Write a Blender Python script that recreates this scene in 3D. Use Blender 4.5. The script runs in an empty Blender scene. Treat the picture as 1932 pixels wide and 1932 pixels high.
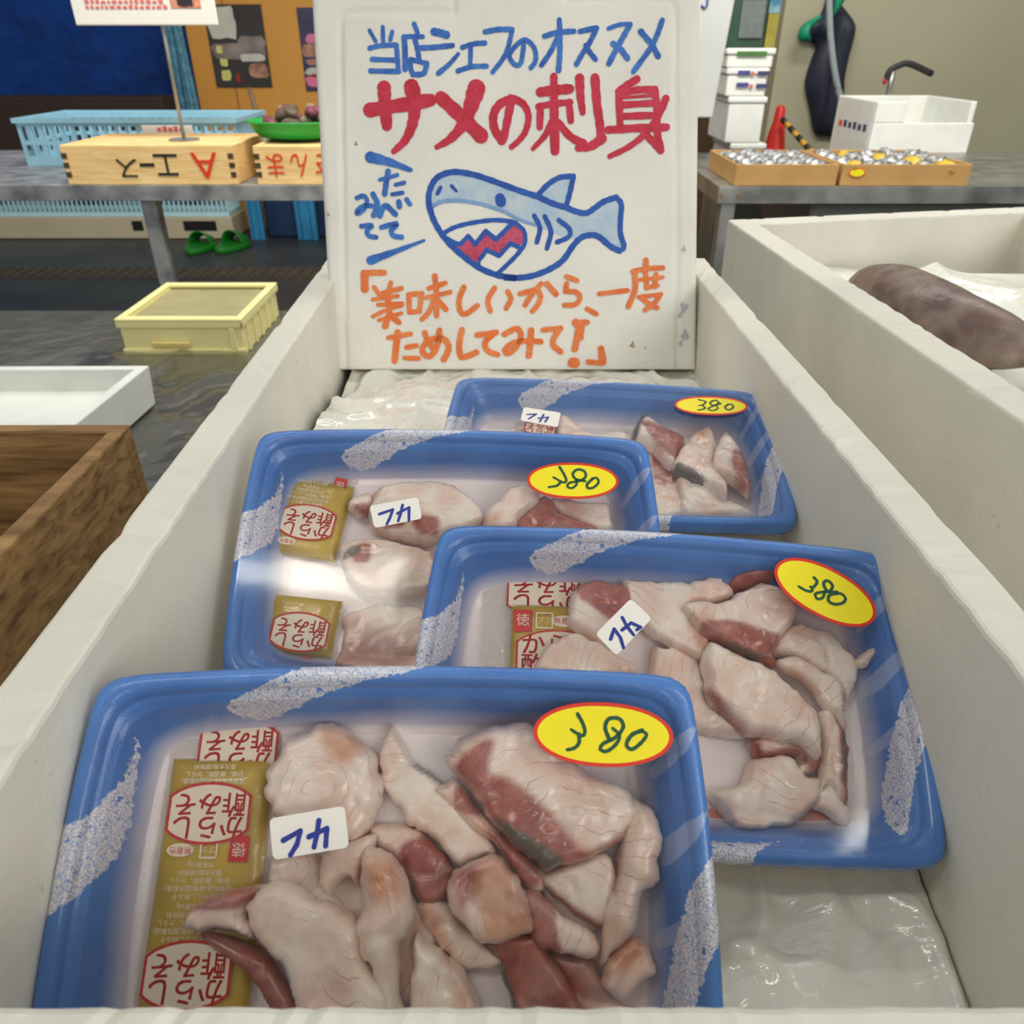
import bpy, math, random
import numpy as np
from mathutils import Vector, Matrix
random.seed(7); rng = np.random.RandomState(11)
R = math.radians
SC = bpy.context.scene
COL = SC.collection

# ---------------------------------------------------------------- camera, light, exposure
F = 1450.0; PITCH = R(31.5); CH = 1.25; SLOPE_C = math.cos(PITCH); SLOPE_S = math.sin(PITCH)
cam_d = bpy.data.cameras.new('camera'); cam = bpy.data.objects.new('camera', cam_d); COL.objects.link(cam)
cam.location = (0, 0, CH); cam.rotation_euler = (math.pi/2 - PITCH, 0, 0)
cam_d.sensor_width = 36; cam_d.lens = 36*F/1932; cam_d.clip_start = .01
cam_d.dof.use_dof = True; cam_d.dof.focus_distance = .34; cam_d.dof.aperture_fstop = 23
SC.camera = cam
W = bpy.data.worlds.new('world'); SC.world = W; W.use_nodes = True
bg = W.node_tree.nodes['Background']; bg.inputs[0].default_value = (.93, .96, 1, 1); bg.inputs[1].default_value = .42
def area(name, loc, rot, sx, sy, power, col):
    l = bpy.data.lights.new(name, 'AREA'); l.shape = 'RECTANGLE'; l.size = sx; l.size_y = sy; l.energy = power; l.color = col
    o = bpy.data.objects.new(name, l); COL.objects.link(o); o.location = loc; o.rotation_euler = rot
    return o
area('overhead_fill', (1.0, 3.2, 4.2), (0, 0, 0), 3.5, 2.0, 8, (1, .97, .9))  # added fill light from above, stands for no visible opening
area('front_fill', (1.9, -1.7, 2.3), (R(58), 0, R(40)), 1.6, 1.4, 32, (1, .98, .93))  # added fill from behind the camera, brightens the trays and sign
area('background_fill', (0.2, 1.7, 3.3), (R(52), 0, 0), 3.4, .5, 135, (1, .97, .9))  # added area light that lifts the upright faces of the background
SC.cycles.max_bounces = 14; SC.cycles.diffuse_bounces = 7; SC.cycles.transparent_max_bounces = 16
SC.view_settings.view_transform = 'Standard'; SC.view_settings.look = 'None'
SC.view_settings.exposure = 0.0; SC.view_settings.gamma = 1.0; SC.view_settings.use_curve_mapping = False

# ---------------------------------------------------------------- helpers
def ray(px, py):
    X = (px-966)/F; Y = (966-py)/F
    return np.array([X, SLOPE_C + Y*SLOPE_S, -SLOPE_S + Y*SLOPE_C])
def ptZ(px, py, z): d = ray(px, py); p = d*((z-CH)/d[2]); return np.array([p[0], p[1], z])
def ptY(px, py, y): d = ray(px, py); p = d*(y/d[1]); return np.array([p[0], y, p[2]+CH])

def tag(o, label=None, cat=None, group=None, kind=None):
    if label: o['label'] = label
    if cat: o['category'] = cat
    if group: o['group'] = group
    if kind: o['kind'] = kind
    return o
def empty(name, label, cat, loc, group=None, rot=None):
    o = bpy.data.objects.new(name, None); COL.objects.link(o); o.empty_display_size = .02
    if rot is not None: o.matrix_world = Matrix.Translation(loc) @ rot.to_4x4()
    else: o.location = loc
    return tag(o, label, cat, group)
def mesh_obj(name, verts, faces, mats, parent=None, smooth=False, idx=None, world=True):
    """verts are in world space (world=True) or in the parent's local space"""
    me = bpy.data.meshes.new(name)
    vs = [tuple(map(float, v)) for v in verts]
    if parent is not None and world:
        inv = parent.matrix_basis.inverted()
        vs = [tuple(inv @ Vector(v)) for v in vs]
    me.from_pydata(vs, [], [tuple(map(int, f)) for f in faces]); me.validate(); me.update()
    if not isinstance(mats, (list, tuple)): mats = [mats]
    for m in mats: me.materials.append(m)
    if smooth: me.polygons.foreach_set('use_smooth', [True]*len(me.polygons))
    if idx is not None: me.polygons.foreach_set('material_index', list(idx)[:len(me.polygons)])
    o = bpy.data.objects.new(name, me); COL.objects.link(o)
    if parent is not None: o.parent = parent
    return o
def bevel(o, w=.002, seg=2, ang=35):
    b = o.modifiers.new('bevel', 'BEVEL'); b.width = w; b.segments = seg; b.limit_method = 'ANGLE'; b.angle_limit = R(ang)
    return o
class MB:
    def __init__(s): s.v = []; s.f = []; s.i = []
    def add(s, vs, fs, mi=0):
        k = len(s.v); s.v += [tuple(v) for v in vs]; s.f += [tuple(a+k for a in f) for f in fs]; s.i += [mi]*len(fs); return s
    def box(s, x0, x1, y0, y1, z0, z1, mi=0, M=None):
        vs = [(x, y, z) for z in (z0, z1) for x, y in ((x0, y0), (x1, y0), (x1, y1), (x0, y1))]
        if M: vs = [tuple(M @ Vector(v)) for v in vs]
        return s.add(vs, [(0,3,2,1),(4,5,6,7),(0,1,5,4),(1,2,6,5),(2,3,7,6),(3,0,4,7)], mi)
    def hexa(s, b, t, mi=0):
        return s.add(list(b)+list(t), [(0,3,2,1),(4,5,6,7),(0,1,5,4),(1,2,6,5),(2,3,7,6),(3,0,4,7)], mi)
    def tube(s, pts, r, n=10, mi=0, cap=True):
        pts = [Vector(p) for p in pts]; rs = r if isinstance(r, (list, tuple)) else [r]*len(pts); rings = []
        for i, p in enumerate(pts):
            t = (pts[min(i+1, len(pts)-1)] - pts[max(i-1, 0)]).normalized()
            a = t.cross(Vector((0, 0, 1)) if abs(t.z) < .9 else Vector((0, 1, 0))).normalized(); b = t.cross(a)
            rings += [p + (a*math.cos(2*math.pi*j/n) + b*math.sin(2*math.pi*j/n))*rs[i] for j in range(n)]
        fs = [(i*n+j, i*n+(j+1) % n, (i+1)*n+(j+1) % n, (i+1)*n+j) for i in range(len(pts)-1) for j in range(n)]
        if cap: fs += [tuple(range(n-1, -1, -1)), tuple(range((len(pts)-1)*n, len(pts)*n))]
        return s.add(rings, fs, mi)
    def blob(s, c, rx, ry, rz, n=10, m=6, mi=0, jit=0, rot=0):
        vs = [(0, 0, -1)]
        for i in range(1, m):
            a = -math.pi/2 + math.pi*i/m
            vs += [(math.cos(a)*math.cos(2*math.pi*j/n), math.cos(a)*math.sin(2*math.pi*j/n), math.sin(a)) for j in range(n)]
        vs.append((0, 0, 1)); out = []
        for v in vs:
            k = 1 + random.uniform(-jit, jit); x, y, z = v[0]*rx*k, v[1]*ry*k, v[2]*rz*k
            out.append((c[0]+x*math.cos(rot)-y*math.sin(rot), c[1]+x*math.sin(rot)+y*math.cos(rot), c[2]+z))
        fs = [(0, 1+(j+1) % n, 1+j) for j in range(n)]
        for i in range(m-2): fs += [(1+i*n+j, 1+i*n+(j+1) % n, 1+(i+1)*n+(j+1) % n, 1+(i+1)*n+j) for j in range(n)]
        k = 1+(m-2)*n; fs += [(k+j, k+(j+1) % n, len(vs)-1) for j in range(n)]
        return s.add(out, fs, mi)
    def obj(s, name, mats, parent=None, smooth=False, world=True):
        return mesh_obj(name, s.v, s.f, mats, parent, smooth, s.i, world)

# ---------------------------------------------------------------- materials
def lin(c):
    return tuple(((x/255)/12.92 if x/255 <= .04045 else ((x/255+.055)/1.055)**2.4) for x in c) + (1,)
class NT:
    def __init__(s, name):
        s.m = bpy.data.materials.new(name); s.m.use_nodes = True; s.t = s.m.node_tree; s.n = s.t.nodes
        s.b = s.n['Principled BSDF']; s.out = s.n['Material Output']
    def node(s, ty, **k):
        n = s.n.new(ty)
        for a, v in k.items(): setattr(n, a, v)
        return n
    def link(s, a, b): s.t.links.new(a, b)
    def obj_co(s):
        return s.node('ShaderNodeTexCoord').outputs['Object']
    def noise(s, scale, detail=4, co=None, rough=.5, dist=0):
        n = s.node('ShaderNodeTexNoise'); n.inputs['Scale'].default_value = scale; n.inputs['Detail'].default_value = detail
        n.inputs['Roughness'].default_value = rough; n.inputs['Distortion'].default_value = dist
        s.link(co if co is not None else s.obj_co(), n.inputs['Vector']); return n.outputs['Fac']
    def vor(s, scale, feature='F1', co=None):
        n = s.node('ShaderNodeTexVoronoi', feature=feature); n.inputs['Scale'].default_value = scale
        s.link(co if co is not None else s.obj_co(), n.inputs['Vector']); return n.outputs['Distance']
    def attr(s, name, out='Fac'):
        n = s.node('ShaderNodeAttribute'); n.attribute_name = name; return n.outputs[out]
    def rng(s, x, a, b, c=0., d=1.):
        n = s.node('ShaderNodeMapRange'); s.link(x, n.inputs[0])
        for i, v in enumerate((a, b, c, d)): n.inputs[i+1].default_value = v
        return n.outputs[0]
    def math(s, op, a, b=None, c=None):
        n = s.node('ShaderNodeMath', operation=op)
        for i, v in enumerate((a, b, c)):
            if v is None: continue
            if isinstance(v, (int, float)): n.inputs[i].default_value = v
            else: s.link(v, n.inputs[i])
        return n.outputs[0]
    def mix(s, f, a, b):
        n = s.node('ShaderNodeMix', data_type='RGBA')
        for inp, v in ((n.inputs[0], f), (n.inputs[6], a), (n.inputs[7], b)):
            if isinstance(v, tuple): inp.default_value = v
            elif isinstance(v, (int, float)): inp.default_value = v
            else: s.link(v, inp)
        return n.outputs[2]
    def bump(s, h, strength=.3, dist=.001):
        n = s.node('ShaderNodeBump'); n.inputs['Strength'].default_value = strength; n.inputs['Distance'].default_value = dist
        s.link(h, n.inputs['Height']); s.link(n.outputs[0], s.b.inputs['Normal']); return n
    def base(s, c):
        if isinstance(c, tuple): s.b.inputs['Base Color'].default_value = c
        else: s.link(c, s.b.inputs['Base Color'])
    def set(s, **k):
        for a, v in k.items(): s.b.inputs[a.replace('_', ' ')].default_value = v
        return s
def simple(name, c, rough=.5, var=.12, scale=30, metal=0., bumps=0., bscale=200, spec=.5, c2=None):
    t = NT(name); a = lin(c); b = lin(c2) if c2 else tuple(x*(1-var) for x in a[:3])+(1,)
    t.base(t.mix(t.rng(t.noise(scale, 5), .35, .7), a, b)); t.set(Roughness=rough, Metallic=metal, Specular_IOR_Level=spec)
    if bumps: t.bump(t.noise(bscale, 3), bumps, .001)
    return t.m

def foam_mat(name, dirt=.5, base=(230, 227, 213)):
    t = NT(name); co = t.obj_co()
    a = lin(base); b = tuple(x*.9 for x in a[:3])+(1,)
    c = t.mix(t.rng(t.noise(14, 5, co), .4, .75), a, b)
    spots = t.math('MULTIPLY', t.rng(t.noise(120, 3, co), .68, .76), t.rng(t.noise(9, 3, co), .5, .65))
    c = t.mix(t.math('MULTIPLY', spots, dirt), c, lin((150, 138, 100)))
    pits = t.math('MULTIPLY', t.rng(t.vor(330, co=co), .10, .2, 1, 0), t.rng(t.noise(22, 3, co), .52, .62))
    c = t.mix(t.math('MULTIPLY', pits, .35*dirt), c, lin((135, 130, 112)))
    t.base(c); t.set(Roughness=.62, Specular_IOR_Level=.35)
    t.b.inputs['Subsurface Weight'].default_value = .08; t.b.inputs['Subsurface Radius'].default_value = (.01, .01, .008)
    h = t.math('SUBTRACT', t.rng(t.vor(230, co=co), 0, .6), t.math('MULTIPLY', pits, 1.5)); t.bump(h, .22, .0006)
    return t.m
FOAM = foam_mat('white_styrofoam'); FOAM2 = foam_mat('clean_styrofoam', .2, (226, 227, 220)); LIDM = foam_mat('smooth_styrofoam_lid', .18, (238, 235, 224))
STEEL = simple('brushed_steel', (178, 178, 172), .38, .3, 9, .75, .1, 60, c2=(120, 120, 116))
STEEL_D = simple('worn_steel', (176, 178, 178), .45, .3, 16, .5, .1, 60, c2=(112, 114, 116))
def wood_mat(name, a, b):
    t = NT(name); tc = t.obj_co(); mp = t.node('ShaderNodeMapping'); mp.inputs['Scale'].default_value = (2, 9, 26); t.link(tc, mp.inputs[0])
    t.base(t.mix(t.rng(t.noise(4, 6, mp.outputs[0], .6, 1.2), .35, .7), lin(a), lin(b))); t.set(Roughness=.65); return t.m
WOOD = wood_mat('pale_pine', (250, 216, 154), (228, 182, 112)); WOOD_D = wood_mat('dark_wet_wood', (88, 66, 40), (50, 36, 22))
CARD = simple('cardboard', (196, 152, 92), .75, .12, 20)
BLACKINK = simple('black_ink', (30, 28, 28), .6); REDINK = simple('red_ink', (232, 60, 26), .55)

# fish
def fish_mat():
    t = NT('raw_shark_flesh'); co = t.obj_co()
    red = t.attr('red'); fib = t.attr('fib'); tan = t.attr('tan'); dark = t.attr('dark')
    n1 = t.noise(60, 4, co); n2 = t.noise(420, 3, co)
    c = t.mix(t.rng(n1, .35, .68), lin((248, 235, 220)), lin((230, 194, 174)))
    c = t.mix(t.math('MULTIPLY', t.rng(t.noise(38, 4, co, .6, 1.), .55, .75), .5), c, lin((226, 168, 142)))
    c = t.mix(t.math('MULTIPLY', tan, t.rng(n1, .2, .7, .4, 1)), c, lin((206, 140, 98)))
    redc = t.mix(t.rng(t.noise(190, 4, co), .3, .7), lin((140, 54, 46)), lin((180, 98, 78)))
    rf = t.math('MULTIPLY', red, t.rng(n1, .25, .6, .75, 1)); c = t.mix(rf, c, redc)
    c = t.mix(dark, c, lin((98, 88, 76)))
    # muscle seams
    f = t.math('ADD', fib, t.math('MULTIPLY', t.noise(55, 3, co), 3.2))
    ln = t.rng(t.math('PINGPONG', f, .5), .0, .075, 1, 0)
    ln = t.math('MULTIPLY', ln, t.rng(t.noise(80, 2, co), .46, .60, .0, 1))
    c = t.mix(t.math('MULTIPLY', ln, .5), c, lin((176, 124, 112)))
    f2 = t.math('MULTIPLY', f, 5.0); ln2 = t.rng(t.math('PINGPONG', f2, .5), .0, .28, 1, 0)
    c = t.mix(t.math('MULTIPLY', ln2, .12), c, lin((176, 130, 116)))
    t.base(c); t.set(Roughness=.28, Specular_IOR_Level=.6)
    t.b.inputs['Coat Weight'].default_value = .5; t.b.inputs['Coat Roughness'].default_value = .12
    t.b.inputs['Subsurface Weight'].default_value = .4; t.b.inputs['Subsurface Radius'].default_value = (.006, .003, .002)
    h = t.math('ADD', t.math('MULTIPLY', ln, -.5), t.math('ADD', t.math('MULTIPLY', n2, .9), t.math('MULTIPLY', ln2, -.12)))
    t.bump(h, .3, .0006); return t.m
FISH = fish_mat()
# printed foam tray
def tray_mat():
    t = NT('printed_blue_foam'); co = t.obj_co()
    g = t.attr('grad'); band = t.attr('band'); leaf = t.attr('leaf')
    blue = t.mix(t.rng(t.noise(35, 3, co), .3, .7), lin((78, 134, 206)), lin((62, 114, 188)))
    c = t.mix(t.rng(t.math('ADD', g, t.math('MULTIPLY', t.noise(30, 3, co), .16)), .30, .92), blue, lin((240, 226, 222)))
    st = t.rng(t.math('ADD', t.vor(210, co=co), t.math('MULTIPLY', t.noise(1100, 2, co), .75)), .52, .58)
    speck = t.rng(t.math('ABSOLUTE', t.math('SUBTRACT', t.noise(800, 3, co, .6), .5)), .012, .035)
    inb = t.rng(t.math('ADD', band, t.math('MULTIPLY', t.math('SUBTRACT', t.noise(520, 3, co), .5), .0028)), -.0001, .0002)
    c = t.mix(t.math('MULTIPLY', inb, t.math('MULTIPLY', st, speck)), c, lin((226, 222, 224)))
    c = t.mix(t.math('MULTIPLY', t.rng(leaf, 0, .0004), .3), c, lin((222, 222, 232)))
    t.base(c); t.set(Roughness=.3, Specular_IOR_Level=.5)
    t.b.inputs['Coat Weight'].default_value = .6; t.b.inputs['Coat Roughness'].default_value = .13
    t.bump(t.noise(1300, 2, co), .5, .0005); return t.m
TRAYM = tray_mat(); STUD = simple('stud_blue', (90, 138, 204), .3, .05)
def film_mat(name, wr=1., bs=26, tint=(1, 1, 1, 1), base=.045):
    t = NT(name); t.n.remove(t.b); co = t.obj_co()
    tr = t.node('ShaderNodeBsdfTransparent'); tr.inputs[0].default_value = tint
    g1 = t.node('ShaderNodeBsdfGlossy'); g1.inputs['Roughness'].default_value = .06
    g2 = t.node('ShaderNodeBsdfGlossy'); g2.inputs['Roughness'].default_value = .3
    m1 = t.node('ShaderNodeMixShader'); m1.inputs[0].default_value = .22; t.link(g1.outputs[0], m1.inputs[1]); t.link(g2.outputs[0], m1.inputs[2])
    lw = t.node('ShaderNodeFresnel'); lw.inputs[0].default_value = 1.48
    f = t.math('MINIMUM', t.math('ADD', t.math('MULTIPLY', lw.outputs[0], .8), base-.04), .45)
    m2 = t.node('ShaderNodeMixShader'); t.link(f, m2.inputs[0]); t.link(tr.outputs[0], m2.inputs[1]); t.link(m1.outputs[0], m2.inputs[2])
    bp = t.node('ShaderNodeBump'); bp.inputs['Strength'].default_value = wr; bp.inputs['Distance'].default_value = .001
    ridg = t.math('ABSOLUTE', t.math('SUBTRACT', t.noise(bs, 4, co, .55, .8), .5))
    t.link(ridg, bp.inputs['Height'])
    for g in (g1, g2): t.link(bp.outputs[0], g.inputs['Normal'])
    t.link(m2.outputs[0], t.out.inputs[0]); return t.m
CLING = film_mat('cling_film', .05, 30); BAGM = film_mat('clear_sachet_plastic', 1.0, 95, (.98, .98, .98, 1), .05)
YEL = simple('yellow_sticker', (250, 232, 20), .45, .03); REDR = simple('red_sticker_border', (222, 50, 24), .45, .03)
GREENP = simple('dark_green_pen', (16, 84, 52), .5, .2, 300); BLUEP = simple('blue_pen', (30, 52, 150), .5, .15, 300)
WLAB = simple('white_label', (242, 238, 228), .45, .03)
def marker(name, c, c2, k=.35):
    t = NT(name); co = t.obj_co()
    n = t.math('ADD', t.math('MULTIPLY', t.noise(60, 3, co), .6), t.math('MULTIPLY', t.noise(420, 2, co), .4))
    t.base(t.mix(t.rng(n, .38, .62), lin(c), lin(c2))); t.set(Roughness=.5); return t.m
MB_BLUE = marker('blue_marker', (26, 84, 168), (58, 122, 200)); MB_DEEP = marker('deep_blue_marker', (12, 72, 160), (26, 90, 178))
MB_RED = marker('red_marker', (186, 16, 40), (206, 44, 76)); MB_OR = marker('orange_marker', (226, 104, 30), (236, 138, 76))
MB_PALE = marker('pale_blue_marker', (168, 194, 214), (196, 208, 214)); MB_MID = marker('mid_blue_marker', (110, 150, 200), (140, 172, 208))
MB_PINK = marker('pink_marker', (180, 46, 84), (206, 84, 112))

# ---------------------------------------------------------------- setting
fl = NT('dark_wet_floor'); co = fl.obj_co()
fl.base(fl.mix(fl.rng(fl.noise(1.5, 5, co), .35, .7), lin((62, 64, 62)), lin((38, 42, 46)))); fl.set(Roughness=.45)
fl.bump(fl.noise(12, 4, co), .2, .01)
o = MB().box(-9, 9, -4, 9, -.1, 0).obj('floor', fl.m); tag(o, kind='structure')
ORW = NT('ochre_panels'); co = ORW.obj_co()
sx = ORW.node('ShaderNodeSeparateXYZ'); ORW.link(co, sx.inputs[0])
seam = ORW.rng(ORW.math('PINGPONG', ORW.math('ADD', sx.outputs[0], 1.985), .45), 0, .012, 1, 0)
ORW.base(ORW.mix(seam, ORW.mix(ORW.rng(ORW.noise(.8, 3, co), .35, .7), lin((212, 150, 62)), lin((196, 134, 50))), lin((140, 96, 50)))); ORW.set(Roughness=.5)
WY = 6.3
xa = ptY(352, 60, WY)[0]
o = MB().box(xa, .95, WY, WY+.12, 0, 3.4).obj('wall_back', ORW.m); tag(o, kind='structure')
TARP = NT('blue_tarpaulin'); co = TARP.obj_co()
TARP.base(TARP.mix(TARP.rng(TARP.noise(1.6, 5, co, .6, 1.5), .3, .7), lin((8, 66, 146)), lin((14, 40, 90)))); TARP.set(Roughness=.55, Specular_IOR_Level=.2); TARP.bump(TARP.noise(5, 4, co), .6, .05)
o = MB().box(-9, xa-.12, WY+.3, WY+.4, 0, 3.4).obj('wall_left', TARP.m); tag(o, kind='structure')
TEAL = simple('teal_net_curtain', (92, 150, 168), .6, .6, 26, c2=(50, 100, 130))
mb = MB(); zz = [i*.12 for i in range(29)]
for k in range(5):
    x0 = xa-.13+k*.025; mb.tube([(x0+.008*math.sin(z*5+k), WY-.02-.02*(k % 2), z) for z in zz], .018, 8)
o = mb.obj('curtain_strip', TEAL, smooth=True); tag(o, 'narrow teal curtain hanging at the left edge of the ochre wall', 'curtain')
RW = simple('olive_cream_wall', (158, 154, 128), .6, .12, 1.4)
xr = .95; rW = 4.35
WALLX = ptY(1468, 100, rW)[0]
mb = MB().box(WALLX, 9, rW, rW+.12, 0, 3.4)
o = mb.obj('wall_right', RW); tag(o, kind='structure')
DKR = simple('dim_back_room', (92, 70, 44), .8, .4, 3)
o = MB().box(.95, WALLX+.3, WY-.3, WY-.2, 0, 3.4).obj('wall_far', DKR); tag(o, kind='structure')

# ceiling lamps above the stall
LAMPM = NT('fluorescent_tube'); LAMPM.set(Emission_Strength=22.0); LAMPM.b.inputs['Emission Color'].default_value = (1, .96, .84, 1)
HOUS = simple('lamp_housing', (225, 225, 220), .5)
def lamp(x, y, z, L, ang, label):
    t = empty('ceiling_lamp', label, 'lamp', (x, y, z), 'strip lamps over the stalls', Matrix.Rotation(ang, 3, 'Z'))
    MB().tube([(-L/2, 0, 0), (L/2, 0, 0)], .026, 14).obj('lamp_tube', LAMPM.m, t, True, world=False)
    m = MB().box(-L/2-.03, L/2+.03, -.05, .05, .035, .075); m.box(-L/2-.03, -L/2, -.02, .02, -.022, .04); m.box(L/2, L/2+.03, -.02, .02, -.022, .04)
    m.tube([(-L*.3, 0, .07), (-L*.3, 0, .9)], .006, 6); m.tube([(L*.3, 0, .07), (L*.3, 0, .9)], .006, 6)
    m.obj('lamp_housing', HOUS, t, world=False)
lamp(-.76, -.16, 2.85, 1.25, 0, 'white fluorescent strip lamp hanging over the left of the stall')
lamp(-.35, -2.35, 2.85, 1.25, .15, 'added fluorescent strip lamp, unseen behind the camera, for packet glints')  # extra lamp out of view, added for glints on the sauce packets
lamp(1.47, -.40, 2.85, 1.25, 0, 'white fluorescent strip lamp hanging over the right of the stall')

# ---------------------------------------------------------------- foam boxes
def foam_box(name, label, quad, ztop, zfloor, zbot, t, mat, group=None, draft=.004, chips=0, seed=1, tb=None):
    """quad: outer corners (front-left, front-right, back-right, back-left)"""
    q = [np.array(p, float) for p in quad]; tb = t if tb is None else tb
    def inset(d):  # d: insets for front,right,back,left sides
        out = []
        for i in range(4):
            p = q[i]; e1 = q[(i+1) % 4]-p; e0 = p-q[i-1]
            e1 /= np.linalg.norm(e1); e0 /= np.linalg.norm(e0)
            n1 = np.array([-e1[1], e1[0]]); n0 = np.array([-e0[1], e0[0]])
            A = np.array([n1, n0]); b = np.array([n1 @ p + d[i], n0 @ p + d[i-1]]); out.append(np.linalg.solve(A, b))
        return out
    N = 90
    def ring(c, z, jit=0, rs=None):
        pts = []
        for i in range(4):
            a, b = c[i], c[(i+1) % 4]; e = (b-a)/np.linalg.norm(b-a); n = np.array([-e[1], e[0]])
            L = np.linalg.norm(b-a)
            for k in range(N):
                s = k/N; j = 0.
                if jit and .03 < s < .97:
                    w = math.sin(s*61+i)+math.sin(s*137+2*i)+math.sin(s*29)
                    j = jit*max(0, w-1.1)+jit*.25*rs.rand()
                p = a+(b-a)*s+n*j; pts.append((p[0], p[1], z - (.5*j if jit else 0)))
        return pts
    rs = np.random.RandomState(seed)
    o0 = ring(q, ztop, chips, rs); o0b = ring(q, ztop-.004, chips*.3, np.random.RandomState(seed)); ob = ring(inset([draft]*4), zbot)
    ti = [t, t, tb, t]; i0 = inset(ti); i1 = inset([x+draft for x in ti])
    rs = np.random.RandomState(seed+5)
    ir = ring(i0, ztop, 0); irb = ring(i0, ztop-.004, 0); ifl = ring(i1, zfloor+.006); ifl2 = ring(inset([x+draft+.006 for x in ti]), zfloor)
    if chips:
        ir = [(p[0], p[1], p[2]-.0012*rs.rand()) for p in ir]
    loops = [ob, o0b, o0, ir, irb, ifl, ifl2]; n = 4*N
    vs = [v for l in loops for v in l]; fs = []
    for l in range(len(loops)-1):
        fs += [(l*n+k, l*n+(k+1) % n, (l+1)*n+(k+1) % n, (l+1)*n+k) for k in range(n)]
    fs.append(tuple(range((len(loops)-1)*n, len(loops)*n))); fs.append(tuple(range(n-1, -1, -1)))
    o = mesh_obj(name, vs, fs, mat); bevel(o, .0018, 2, 50)
    return tag(o, label, 'box', group)

RIM = 1.085
main_box = foam_box('foam_box', 'open white styrofoam fish box holding the four blue trays and the hand-lettered lid',
    [(-.1525, .0608), (.1765, .0608), (.172, .704), (-.1645, .704)], RIM, .962, .93, .0195, FOAM, chips=.0007, seed=3, tb=.052, draft=.002)
foam_box('foam_box', 'lower styrofoam box carrying the box with the blue trays', [(-.16, .04), (.18, .04), (.18, .71), (-.17, .71)], .93, .65, .62, .02, FOAM2)
right_box = foam_box('foam_box', 'large white styrofoam box with a dark fish in it, right of the blue trays',
    [(.268, .20), (.66, .235), (.61, .955), (.234, .876)], RIM, .985, .93, .027, FOAM, draft=.002, chips=.0009, seed=9)
foam_box('foam_box', 'lower styrofoam box under the one with the dark fish', [(.26, .19), (.66, .22), (.61, .95), (.235, .87)], .93, .65, .62, .025, FOAM2)
left_box = foam_box('foam_box', 'small white styrofoam box on the wet steel table in front of the yellow crate',
    [(-1.12, 1.16), (-.735, 1.18), (-.722, 1.455), (-1.12, 1.45)], .70, .65, .62, .02, FOAM2, seed=4)

# stall table with wet plastic
mb = MB().box(-1.5, 1.5, -.3, 2.12, .58, .61)
t = empty('steel_table', 'long low steel stall table under the styrofoam boxes', 'table', (0, .9, 0))
WETST = NT('wet_steel'); co = WETST.obj_co()
WETST.base(WETST.mix(WETST.rng(WETST.noise(5, 6, co), .35, .65), lin((120, 118, 112)), lin((98, 98, 92)))); WETST.set(Roughness=.28, Metallic=.35); WETST.bump(WETST.noise(18, 5, co), .5, .02)
bevel(mb.obj('table_top', WETST.m, t), .004)
for x in (-1.45, 1.42):
    for y in (-.25, 2.05): bevel(MB().box(x, x+.035, y, y+.035, 0, .58).obj('leg', STEEL_D, t), .003)
def cloth_grid(x0, x1, y0, y1, nx, ny, zf):
    vs = []; fs = []
    for j in range(ny+1):
        for i in range(nx+1):
            x = x0+(x1-x0)*i/nx; y = y0+(y1-y0)*j/ny; vs.append((x, y, zf(x, y)))
    for j in range(ny):
        for i in range(nx): a = j*(nx+1)+i; fs.append((a, a+1, a+nx+2, a+nx+1))
    return vs, fs
# value noise for crumples
_tab = rng.rand(64, 64)
def vn(x, y, s):
    x = x*s; y = y*s; i = int(math.floor(x)); j = int(math.floor(y)); u = x-i; v = y-j; u = u*u*(3-2*u); v = v*v*(3-2*v)
    g = lambda a, b: _tab[(a) % 64, (b) % 64]
    return (g(i, j)*(1-u)+g(i+1, j)*u)*(1-v)+(g(i, j+1)*(1-u)+g(i+1, j+1)*u)*v
def ridge(x, y, s): return 1-abs(2*vn(x+3.3, y+1.7, s)-1)*1.0
SHEET = film_mat('wet_plastic_sheet', .7, 14, (.86, .86, .83, 1), .12)
vs, fs = cloth_grid(-1.0, -.2, .70, 1.76, 90, 110, lambda x, y: min(.618 if x < -.70 and y < 1.48 else 9, .614+.012*ridge(x, y, 9)**3+.004*vn(x, y, 31)))
o = mesh_obj('plastic_sheet', vs, fs, SHEET, smooth=True); tag(o, 'clear wet plastic sheet lying crumpled on the steel table at the left', 'plastic sheet')

# yellow crate
YC = simple('yellow_plastic', (250, 240, 170), .45, .1, 8); YCT = simple('dirty_yellow_lid', (168, 160, 118), .5, .2, 12)
t = empty('yellow_crate', 'flat pale yellow plastic crate on the far end of the steel table', 'crate', (-.77, 1.91, .61))
x0, x1, y0, y1, z0, z1 = -.922, -.637, 1.766, 2.075, .61, .69
mb = MB().box(x0, x1, y0, y0+.012, z0, z1).box(x0, x1, y1-.012, y1, z0, z1).box(x0, x0+.012, y0+.012, y1-.012, z0, z1).box(x1-.012, x1, y0+.012, y1-.012, z0, z1)
mb.box(x0-.006, x1+.006, y0-.006, y0, z1-.014, z1).box(x0-.004, x1+.004, y0-.005, y0, z0, z0+.016).box(x1, x1+.006, y0-.006, y1+.006, z1-.014, z1).box(x1-.03, x1-.014, y0-.006, y0, z0+.016, z1-.014)
for k in range(5): mb.box(x1, x1+.005, y0+.03+k*.055, y0+.045+k*.055, z0, z1-.014)
mb.box(x0-.006, x1+.006, y0-.006, y0+.02, z1, z1+.008).box(x0-.006, x1+.006, y1-.02, y1+.006, z1, z1+.008).box(x0-.006, x0+.012, y0+.02, y1-.02, z1, z1+.008).box(x1-.012, x1+.006, y0+.02, y1-.02, z1, z1+.008)
bevel(mb.obj('crate_body', YC, t), .002)
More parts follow.
